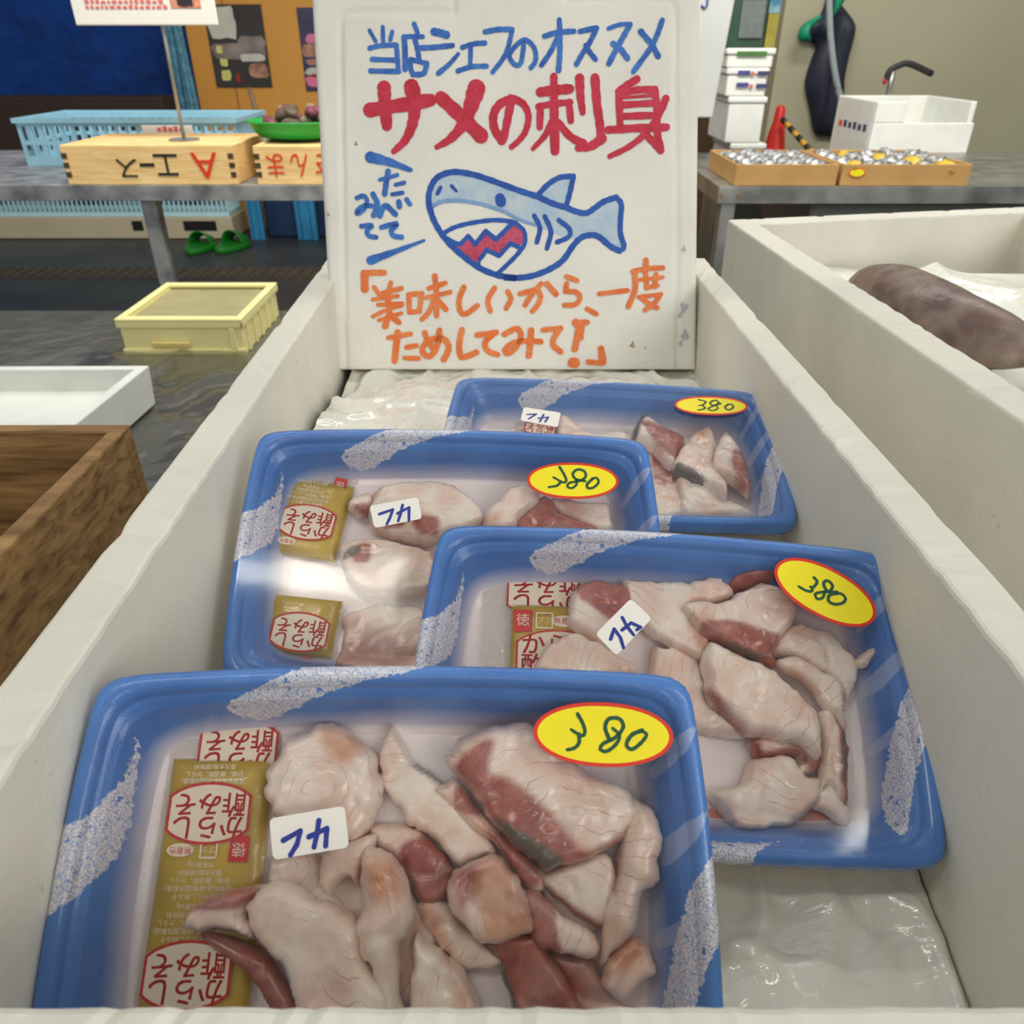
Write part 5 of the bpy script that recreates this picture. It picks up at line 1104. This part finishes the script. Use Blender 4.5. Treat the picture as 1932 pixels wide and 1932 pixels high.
# green slippers on the floor
GL = simple('green_rubber', (14, 120, 26), .5, .1, 8); GLD = simple('dark_green_rubber', (10, 70, 22), .5, .1, 8)
for k, (pa, pb) in enumerate((((356, 474), (396, 454)), ((410, 472), (462, 452)))):
    A_ = np.array(ptZ(pa[0], pa[1], .03)); B_ = np.array(ptZ(pb[0], pb[1], .03)); D = B_-A_; L_ = np.linalg.norm(D[:2]); D = D/L_; N_ = np.array([-D[1], D[0], 0])
    t = empty('green_slipper', ['green rubber slipper on the dark floor, left one of the pair', 'green rubber slipper on the dark floor, right one of the pair'][k], 'slipper', (A_[0], A_[1], 0), 'green slippers')
    ring = []
    for a in np.linspace(0, 2*math.pi, 29)[:-1]:
        u = .5+.5*math.cos(a); w = (.075+.035*u)*math.sin(a); ring.append(A_[:2]+D[:2]*u*L_+N_[:2]*w)
    n = 28; vs = [(p[0], p[1], z) for z in (.002, .04) for p in ring]
    bevel(mesh_obj('sole', vs, [tuple(range(n-1, -1, -1)), tuple(range(n, 2*n))]+[(i, (i+1) % n, n+(i+1) % n, n+i) for i in range(n)], GL, t), .01)
    vs = []; fs = []
    for j_ in range(5):
        for q in range(13):
            a = math.pi*q/12; u = .52+.09*j_; r_ = .085-.004*j_; p = A_[:2]+D[:2]*u*L_+N_[:2]*math.cos(a)*r_; vs.append((p[0], p[1], .03+math.sin(a)*(.10-.012*j_)))
    for j_ in range(4):
        for q in range(12): z_ = j_*13+q; fs.append((z_, z_+1, z_+14, z_+13))
    o = mesh_obj('strap', vs, fs, GL, t, True); so_ = o.modifiers.new('thick', 'SOLIDIFY'); so_.thickness = .008
# floor drain strip
a = ptZ(0, 525, 0); b = ptZ(0, 506, 0)
mb = MB().box(-5, -.3, a[1], b[1], .0, .006)
for k in range(60): mb.box(-4.9+k*.075, -4.86+k*.075, a[1]+.02, b[1]-.02, .006, .012)
o = mb.obj('drain_grate', simple('rusty_grate', (78, 70, 56), .6, .3, 20)); tag(o, 'long drain grate set in the dark floor', 'drain')

# ---------------------------------------------------------------- right background
XR = lambda px, py=350: ptY(px, py, 2.4)[0]
t = table('steel_table', 'steel market table at the right carrying two cardboard trays', XR(1357), 2.6, 2.4, 3.2, .889, .842, [(XR(1357)+.02, 2.43), (2.5, 2.43), (XR(1357)+.02, 3.1), (2.5, 3.1)], STEEL)
for px in (1393, 1362):
    p = ptY(px, 368, 2.398); MB().tube([(p[0], 2.395, p[2]), (p[0], 2.401, p[2])], .005, 8).obj('screw', simple('rusty_screw', (150, 110, 76), .5), t)
bevel(MB().box(XR(1560), 2.4, 2.5, 3.0, .70, .83).obj('under_shelf', simple('grey_panel', (128, 128, 124), .5), t), .01)
XC = lambda px, py=330: ptY(px, py, 2.41)[0]
def carton(label, x0, x1, y0, y1, z0, z1):
    t = empty('cardboard_tray', label, 'box', ((x0+x1)/2, (y0+y1)/2, z0), 'cardboard trays on the right table'); w = .006
    mb = MB().box(x0, x1, y0, y0+w, z0, z1).box(x0, x1, y1-w, y1, z0, z1).box(x0, x0+w, y0+w, y1-w, z0, z1).box(x1-w, x1, y0+w, y1-w, z0, z1).box(x0+w, x1-w, y0+w, y1-w, z0, z0+.006)
    bevel(mb.obj('box_body', CARD, t), .001); return t
cz0, cz1 = .890, .947
xs_ = [XC(1388), XC(1580), XC(1588), XC(1830)]
ca = carton('plain cardboard tray full of silvery packs at the left end of the right table', xs_[0], xs_[1], 2.41, 2.76, cz0, cz1)
cb = carton('cardboard tray with a yellow oval sticker at the right of the table', xs_[2], xs_[3], 2.41, 2.76, cz0, cz1)
p = ptY(1617, 326, 2.409)
def oval(mb, c, rx, rz, y0, y1, mi):
    n = 28; mb.add([(c[0]+rx*math.cos(2*math.pi*i/n), y, c[2]+rz*math.sin(2*math.pi*i/n)) for y in (y0, y1) for i in range(n)], [tuple(range(n))]+[(i, (i+1) % n, n+(i+1) % n, n+i) for i in range(n)], mi)
mb = MB(); oval(mb, p, .024, .0125, 2.4085, 2.41, 0); oval(mb, p, .021, .010, 2.4078, 2.4086, 1); mb.obj('price_sticker', [REDR, YEL], cb)
PKM = NT('silvery_plastic_pack'); co = PKM.obj_co(); PKM.base(PKM.mix(PKM.rng(PKM.noise(60, 4, co), .4, .6), lin((216, 218, 218)), lin((120, 120, 118)))); PKM.set(Roughness=.2, Metallic=.3); PKM.bump(PKM.noise(70, 3, co), .8, .01)
PKY = simple('yellow_pack', (214, 180, 60), .3, .4, 40)
pk = MB().blob((0, 0, 0), .034, .046, .014, 14, 7, jit=.3).obj('plastic_pack', PKM.m, None, True)
pky = MB().blob((0, 0, 0), .034, .046, .014, 14, 7, jit=.3).obj('plastic_pack', PKY, None, True)
first = {0: True, 1: True}; rs = random.Random(8)
for (a, b, nm) in ((xs_[0], xs_[1], 0), (xs_[2], xs_[3], 1)):
    nxp = int((b-a-.03)/.058)
    for i in range(nxp):
        for j in range(4):
            yel = nm == 1 and (i+j) % 4 == 0; src = pky if yel else pk; key = 1 if yel else 0
            if first[key]: ob = src; first[key] = False
            else: ob = src.copy(); COL.objects.link(ob)
            ob.location = (a+.046+i*(b-a-.092)/max(1, nxp-1)+rs.uniform(-.004, .004), 2.455+j*.082, .936+rs.uniform(0, .006)); ob.rotation_euler = (rs.uniform(-.25, .25), rs.uniform(-.25, .25), rs.uniform(-.3, .3))
            ob.scale = (.95, .95, 1.15); ob.location.z -= .004
            tag(ob, ('yellow' if yel else 'silvery clear')+' plastic pack in the '+('tray with the yellow sticker' if nm else 'plain cardboard tray'), 'pack', 'plastic packs in the cardboard trays')
# stack of white foam boxes
SY = 3.3
def sb(pa, pb, ya, yb, label, marks=()):
    a = ptY(pa, yb, SY); b = ptY(pb, ya, SY); t = empty('foam_box', label, 'box', ((a[0]+b[0])/2, SY+.15, a[2]), 'stacked white foam boxes at the back right')
    z0, z1 = a[2], b[2]
    mb = MB().box(a[0], b[0], SY, SY+.30, z0, z1-.022).box(a[0]-.006, b[0]+.006, SY-.006, SY+.306, z1-.022, z1-.001)
    bevel(mb.obj('box_body', FOAM2, t), .006)
    for pxx, pyy, w_, h_, m_ in marks:
        c = ptY(pxx, pyy, SY); MB().box(c[0]-w_/2, c[0]+w_/2, SY-.008, SY-.0062, c[2]-h_/2, c[2]+h_/2).obj('printed_mark', m_, t)
    return t
MG = simple('green_print', (70, 120, 50), .5, .3, 40); MBL = simple('blue_print', (70, 70, 140), .5, .3, 50); MRD = simple('pinkish_print', (200, 110, 100), .5); MDK = simple('dark_blue_print', (70, 72, 110), .5, .4, 60)
base_z = ptY(1400, 360, SY)[2]
sb(1366, 1444, 270, 380, 'bottom white foam box of the back right stack', ())
sb(1366, 1446, 182, 270, 'third white foam box from the top, plain and grey in the stack', ())
sb(1368, 1450, 128, 182, 'white foam box with two rows of small blue marks in the stack', [(1403, 137, .045, .014, MBL), (1419, 139, .012, .014, MRD), (1440, 138, .045, .014, MDK), (1400, 160, .045, .014, MBL), (1416, 163, .012, .014, MRD), (1437, 162, .045, .014, MDK)])
sb(1370, 1462, 90, 128, 'top white foam box with green lettering in the stack', [(1418, 101, .11, .014, MG)])
zb0 = ptY(1400, 380, SY)[2]
o = bevel(MB().box(ptY(1360, 380, SY)[0], ptY(1450, 380, SY)[0], SY, SY+.32, 0, zb0).obj('storage_cabinet', simple('grey_cabinet', (120, 118, 108), .5, .1, 5)), .005); tag(o, 'low grey cabinet under the back right stack of foam boxes', 'cabinet')
# things on the stack
zt = ptY(1400, 90, SY)[2]
t = empty('green_crate', 'dark green plastic crate with a grey notice on top of the foam box stack', 'crate', (ptY(1405, 60, SY)[0], SY+.12, zt))
a = ptY(1372, 90, SY)[0]; b = ptY(1441, 90, SY)[0]
bevel(MB().box(a, b, SY+.01, SY+.26, zt, zt+.25).obj('crate_body', simple('dark_green_plastic', (36, 70, 50), .5, .3, 8), t), .004)
p0 = ptY(1392, 80, SY)[0]; bevel(MB().box(p0, b-.012, SY+.004, SY+.01, zt+.03, zt+.145).obj('notice', simple('grey_notice', (104, 112, 108), .5, .25, 50), t), .001)
MB().box(a, b, SY+.003, SY+.01, zt+.165, zt+.19).obj('brown_band', simple('brown_band', (120, 78, 30), .5), t)
a2 = ptY(1443, 90, SY)[0]; b2 = ptY(1463, 90, SY)[0]
o = bevel(MB().box(a2, b2, SY+.01, SY+.2, zt, zt+.105).obj('yellow_carton', simple('yellow_carton', (150, 138, 50), .5, .3, 20)), .002); tag(o, 'narrow yellow carton on the foam box stack beside the green crate', 'box')
o = bevel(MB().box(a2-.002, b2+.002, SY+.01, SY+.2, zt+.106, zt+.26).obj('blue_carton', simple('blue_carton', (54, 104, 136), .5, .4, 20, c2=(150, 180, 170))), .002); tag(o, 'blue carton lying on the narrow yellow carton', 'box')
# white leaning panel
p1 = ptY(1250, -60, 2.95); p2 = ptY(1398, -60, 2.95); p3 = ptY(1344, 222, 2.95); p4 = ptY(1250, 222, 2.95)
P4 = [p4, p3, p2, p1]
o = mesh_obj('white_panel', [tuple(q) for q in P4]+[(q[0], q[1]+.03, q[2]) for q in P4], [(0, 1, 2, 3), (7, 6, 5, 4), (0, 4, 5, 1), (1, 5, 6, 2), (2, 6, 7, 3), (3, 7, 4, 0)], simple('white_board', (196, 197, 192), .5, .1, 6)); 
bevel(o, .004)
root = empty('white_panel', 'white board hanging at a slant just right of the lettered lid', 'panel', (p3[0], 2.95, p3[2])); o.name = 'board'; o.parent = root; bpy.context.view_layer.update(); o.matrix_parent_inverse = root.matrix_world.inverted()
q = ptY(1329, 10, 2.948); MB().tube([(q[0]+.008, 2.947, q[2]+.03), (q[0]+.008, 2.947, q[2]), (q[0], 2.947, q[2]-.008), (q[0]-.01, 2.947, q[2])], .003, 6).obj('pen_mark', BLUEP, root)
# navy cloth below it
a = ptY(1300, 285, 3.0); b = ptY(1350, 200, 3.0)
mb = MB(); n = 10; vs = []; fs = []
for j in range(7):
    for i in range(n+1):
        w_ = .75+.25*(1-j/6); vs.append((a[0]-.1+(b[0]-a[0]+.1)*w_*i/n*1.0, 3.27+.02*math.sin(i*1.4+j*.3), b[2]-(b[2]-a[2]+.25)*0+(-(6-j)/6)*(b[2]-.002)))
k = len(vs); vs += [(x, y+.03, z) for x, y, z in vs]
for j in range(6):
    for i in range(n): q = j*(n+1)+i; fs += [(q, q+1, q+n+2, q+n+1), (k+q+1, k+q, k+q+n+1, k+q+n+2)]
o = mesh_obj('apron', vs, fs, simple('navy_cloth', (30, 36, 52), .8, .3, 20), None, True); tag(o, 'dark navy apron hanging behind the right edge of the lid', 'apron')
# traffic cone
CY_ = 3.8
t0 = ptY(1474, 199, CY_); b0 = ptY(1467, 282, CY_)
t = empty('traffic_cone', 'bright red traffic cone at the foot of the cream wall', 'cone', (t0[0], CY_, b0[2]-.32))
CONE = simple('red_cone_plastic', (214, 40, 30), .4, .12, 10)
zt_, zb_ = t0[2], b0[2]-.32
mb = MB(); n = 24; pr = [(.012, zt_), (.020, zt_-.012), (.025, zt_-.07), (.030, zt_-.085), (.034, zt_-.10), (.062, zt_-.27), (.09, zb_+.03), (.09, zb_+.025)]
vs = [(t0[0]+r*math.cos(2*math.pi*i/n), CY_+r*math.sin(2*math.pi*i/n), z) for r, z in pr for i in range(n)]
fs = [(l*n+i, (l+1)*n+i, (l+1)*n+(i+1) % n, l*n+(i+1) % n) for l in range(len(pr)-1) for i in range(n)]+[tuple(range(n))]
mesh_obj('cone_body', vs, fs, CONE, t, True); bevel(MB().box(t0[0]-.115, t0[0]+.14, CY_-.14, CY_+.14, zb_, zb_+.026).obj('cone_base', CONE, t), .006)
o = bevel(MB().box(t0[0]-.12, t0[0]+.18, CY_+.0-.17, CY_+.17, 0, zb_).obj('plinth', simple('concrete', (118, 116, 104), .8, .1, 10)), .01); tag(o, 'concrete ledge carrying the red traffic cone', 'ledge')
# striped bar
a = np.array(ptY(1476, 225, CY_-.06)); b = np.array(ptY(1532, 288, CY_-.25)); mb = MB()
D = b-a; n = 6; D = D*1.6
t = empty('barrier_pole', 'yellow and black striped pole slanting down from the red cone', 'pole', tuple(a))
for k in range(2*n): 
    MB().tube([a+D*k/(2*n), a+D*(k+1)/(2*n)], .012, 10).obj('stripe', [simple('pole_black', (24, 22, 20), .5), simple('pole_yellow', (206, 150, 40), .5)][k % 2], t, True)
# raincoat on wall
GY = 4.25
sil = [(1575, -20), (1600, 10), (1622, 40), (1624, 60), (1612, 110), (1604, 150), (1600, 200), (1588, 255), (1560, 258), (1545, 250), (1538, 210), (1529, 158), (1545, 105), (1555, 76), (1524, 78), (1516, 66), (1526, 46), (1558, 28), (1568, 5)]
S_ = np.array([ptY(x, y, GY)[[0, 2]] for x, y in sil]); S_ = smooth_closed(S_, 4)
def puff(name, poly, y, depth, mat, parent=None, s=.022):
    mn = poly.min(0)-s; mx = poly.max(0)+s; nx = int((mx[0]-mn[0])/s)+2; ny = int((mx[1]-mn[1])/s)+2
    G = np.array([(mn[0]+i*s, mn[1]+j*s) for j in range(ny) for i in range(nx)]); sd = poly_sd(G, poly); ins = sd > 0; cells = []
    for j in range(ny-1):
        for i in range(nx-1):
            a = j*nx+i; c = (a, a+1, a+nx+1, a+nx)
            if any(ins[v] for v in c): cells.append(c)
    used = sorted({v for c in cells for v in c}); mp = {v: i for i, v in enumerate(used)}; V = G[used]; SD = sd[used]; Q = np.roll(poly, -1, 0)
    for i in range(len(V)):
        if SD[i] <= 0:
            e = Q-poly; t = np.clip(((V[i]-poly)*e).sum(1)/((e*e).sum(1)+1e-12), 0, 1); c = poly+t[:, None]*e; V[i] = c[np.hypot(*(V[i]-c).T).argmin()]; SD[i] = 0
    h = np.sqrt(np.clip(SD/.05, 0, 1))*depth; fold = np.array([.018*math.sin(p[0]*55+p[1]*6)+.01*math.sin(p[0]*120) for p in V])*np.clip(SD/.03, 0, 1)
    vs = [(p[0], y-.02-a-b, p[1]) for p, a, b in zip(V, h, fold)]+[(p[0], y-.005, p[1]) for p in V]; n = len(V)
    fs = [tuple(mp[v] for v in c) for c in cells]; ec = {(a, b) for c in fs for a, b in zip(c, c[1:]+c[:1])}
    return mesh_obj(name, vs, fs+[tuple(v+n for v in c[::-1]) for c in fs]+[(b, a, a+n, b+n) for a, b in ec if (b, a) not in ec], mat, parent, True)
t = empty('raincoat', 'dark navy raincoat with green lining hanging on the cream wall', 'coat', (S_.mean(0)[0], GY+.09, S_[:, 1].max()))
puff('coat_body', S_, GY+.09, .045, simple('navy_rubber', (20, 24, 44), .65, .3, 12), t)
G_ = smooth_closed(np.array([ptY(x, y, GY-.09)[[0, 2]] for x, y in [(1516, 66), (1526, 46), (1556, 28), (1561, 32), (1542, 50), (1538, 62), (1540, 76), (1524, 79)]]), 3)
puff('green_lining', G_, GY+.0, .02, simple('green_lining', (0, 128, 92), .5, .2, 20), t, .012)
G_ = smooth_closed(np.array([ptY(x, y, GY-.09)[[0, 2]] for x, y in [(1590, -10), (1605, -5), (1600, 8), (1588, 24), (1583, 30), (1584, 18)]]), 3)
puff('green_collar', G_, GY+.0, .02, simple('green_collar', (0, 120, 84), .5, .2, 20), t, .012)
# hose
hs = [(1564, -40), (1565, 30), (1568, 80), (1574, 130), (1582, 170), (1592, 205), (1600, 240), (1604, 290)]
o = MB().tube(catmull([ptY(x, y, 3.9) for x, y in hs]), .014, 10).obj('water_hose', simple('grey_hose', (142, 152, 152), .4), None, True); tag(o, 'grey water hose hanging in front of the navy raincoat', 'hose')
# white foam box with open lid at right
BY_ = 3.2
a = ptY(1592, 282, BY_); b = ptY(1800, 190, BY_)
t = empty('foam_box', 'open white foam box with small dark print at the back right edge', 'box', (a[0]+.2, BY_+.2, a[2]-.1))
z1 = ptY(1640, 192, BY_)[2]; z0 = a[2]-.12; xa_ = ptY(1638, 282, BY_)[0]; xb_ = b[0]+.1
mb = MB().box(xa_, xb_, BY_+.38, BY_+.40, z0, z1).box(xa_, xa_+.02, BY_+.02, BY_+.38, z0, z1).box(xb_-.02, xb_, BY_+.02, BY_+.38, z0, z1).box(xa_+.02, xb_-.02, BY_+.02, BY_+.38, z0, z0+.02).box(xa_, xb_, BY_, BY_+.02, z0, z1-.07).box(xa_, xa_+.11, BY_, BY_+.02, z1-.07, z1)
bevel(mb.obj('box_body', FOAM2, t), .004)
for k in range(6):
    yk = BY_+.34-k*.05; MB().box(xa_-.0015, xa_, yk-.030, yk, z1-.105, z1-.085+.004*(k % 2)).obj('printed_mark', REDINK if k < 1 else MDK, t)
pz = z0; o = bevel(MB().box(xa_, xb_, BY_+.02, BY_+.4, 0, z0).obj('support_crate', simple('grey_support', (110, 110, 104), .6, .1, 6)), .01); tag(o, 'grey stand under the open white foam box with dark print', 'stand')
# spray gun at the far right
p = ptY(1682, 150, 3.6); t = empty('spray_nozzle', 'grey and black spray nozzle hanging at the right edge of the photo', 'nozzle', tuple(p))
MB().tube([(p[0], 3.6, p[2]+.03), (p[0]+.0, 3.6, p[2]-.08)], [.012, .010], 10).obj('nozzle_tube', STEEL, t, True)
MB().tube(catmull([(p[0]+.16, 3.6, p[2]+.02), (p[0]+.06, 3.6, p[2]+.055), (p[0]+.02, 3.6, p[2]+.05), (p[0]-.015, 3.6, p[2]+.03), (p[0]-.02, 3.6, p[2]-.0)]), .012, 10).obj('grip', BLACKINK, t, True)
MB().blob((p[0]-.025, 3.6, p[2]-.005), .01, .01, .014).obj('trigger', simple('red_trigger', (170, 40, 30), .5), t, True)

# ---------------------------------------------------------------- contents of the right box: bag film and dark fish
WB = NT('white_bag_on_ice'); co = WB.obj_co(); WB.base(WB.mix(WB.rng(WB.noise(9, 4, co), .35, .7), lin((244, 242, 228)), lin((226, 226, 214)))); WB.set(Roughness=.25); WB.b.inputs['Coat Weight'].default_value = .4; WB.bump(WB.noise(9, 4, co, .5, 1.5), .5, .02)
def wbz(x, y):
    return 1.012+.016*ridge(x, y, 11)**3+.02*max(0, (y-.72)/.2)
vs, fs = cloth_grid(.302, .575, .25, .868, 70, 120, wbz)
o = mesh_obj('ice_bag', vs, fs, WB.m, smooth=True); tag(o, 'white plastic bag over ice in the large box right of the trays', 'ice bag')
mbf = MB()
fp = [ptZ(1620, 552, 1.046), ptZ(1640, 556, 1.048), ptZ(1680, 570, 1.050), ptZ(1730, 594, 1.052), ptZ(1800, 620, 1.052), ptZ(1900, 650, 1.048), ptZ(1960, 670, 1.045)]
FD = NT('dark_fish_skin'); co = FD.obj_co(); FD.base(FD.mix(FD.rng(FD.noise(45, 5, co), .35, .7), lin((104, 82, 76)), lin((150, 132, 120)))); FD.set(Roughness=.35); FD.bump(FD.noise(90, 4, co), .6, .002)
t = empty('whole_fish', 'dark brown fish lying in the large white box at the right', 'fish', (.40, .5, 1.03))
mbf.tube(catmull(fp), [.008+.026*math.sin(math.pi*min(1, .12+.86*i/36)) for i in range(37)], 18); mbf.obj('fish_body', FD.m, t, True)
q = fp[5]; mesh_obj('tail_fin', [(q[0], q[1]-.008, q[2]-.002), (q[0]+.05, q[1]-.06, q[2]-.002), (q[0]+.055, q[1]-.02, q[2]-.004), (q[0]+.06, q[1]+.02, q[2]-.002), (q[0], q[1]+.008, q[2]-.002), (q[0], q[1]-.008, q[2]+.002), (q[0]+.05, q[1]-.06, q[2]+.001), (q[0]+.055, q[1]-.02, q[2]+.001), (q[0]+.06, q[1]+.02, q[2]+.001), (q[0], q[1]+.008, q[2]+.002)], [(5, 6, 7, 8, 9), (4, 3, 2, 1, 0)]+[(i, (i+1) % 5, 5+(i+1) % 5, 5+i) for i in range(5)], FD.m, t)
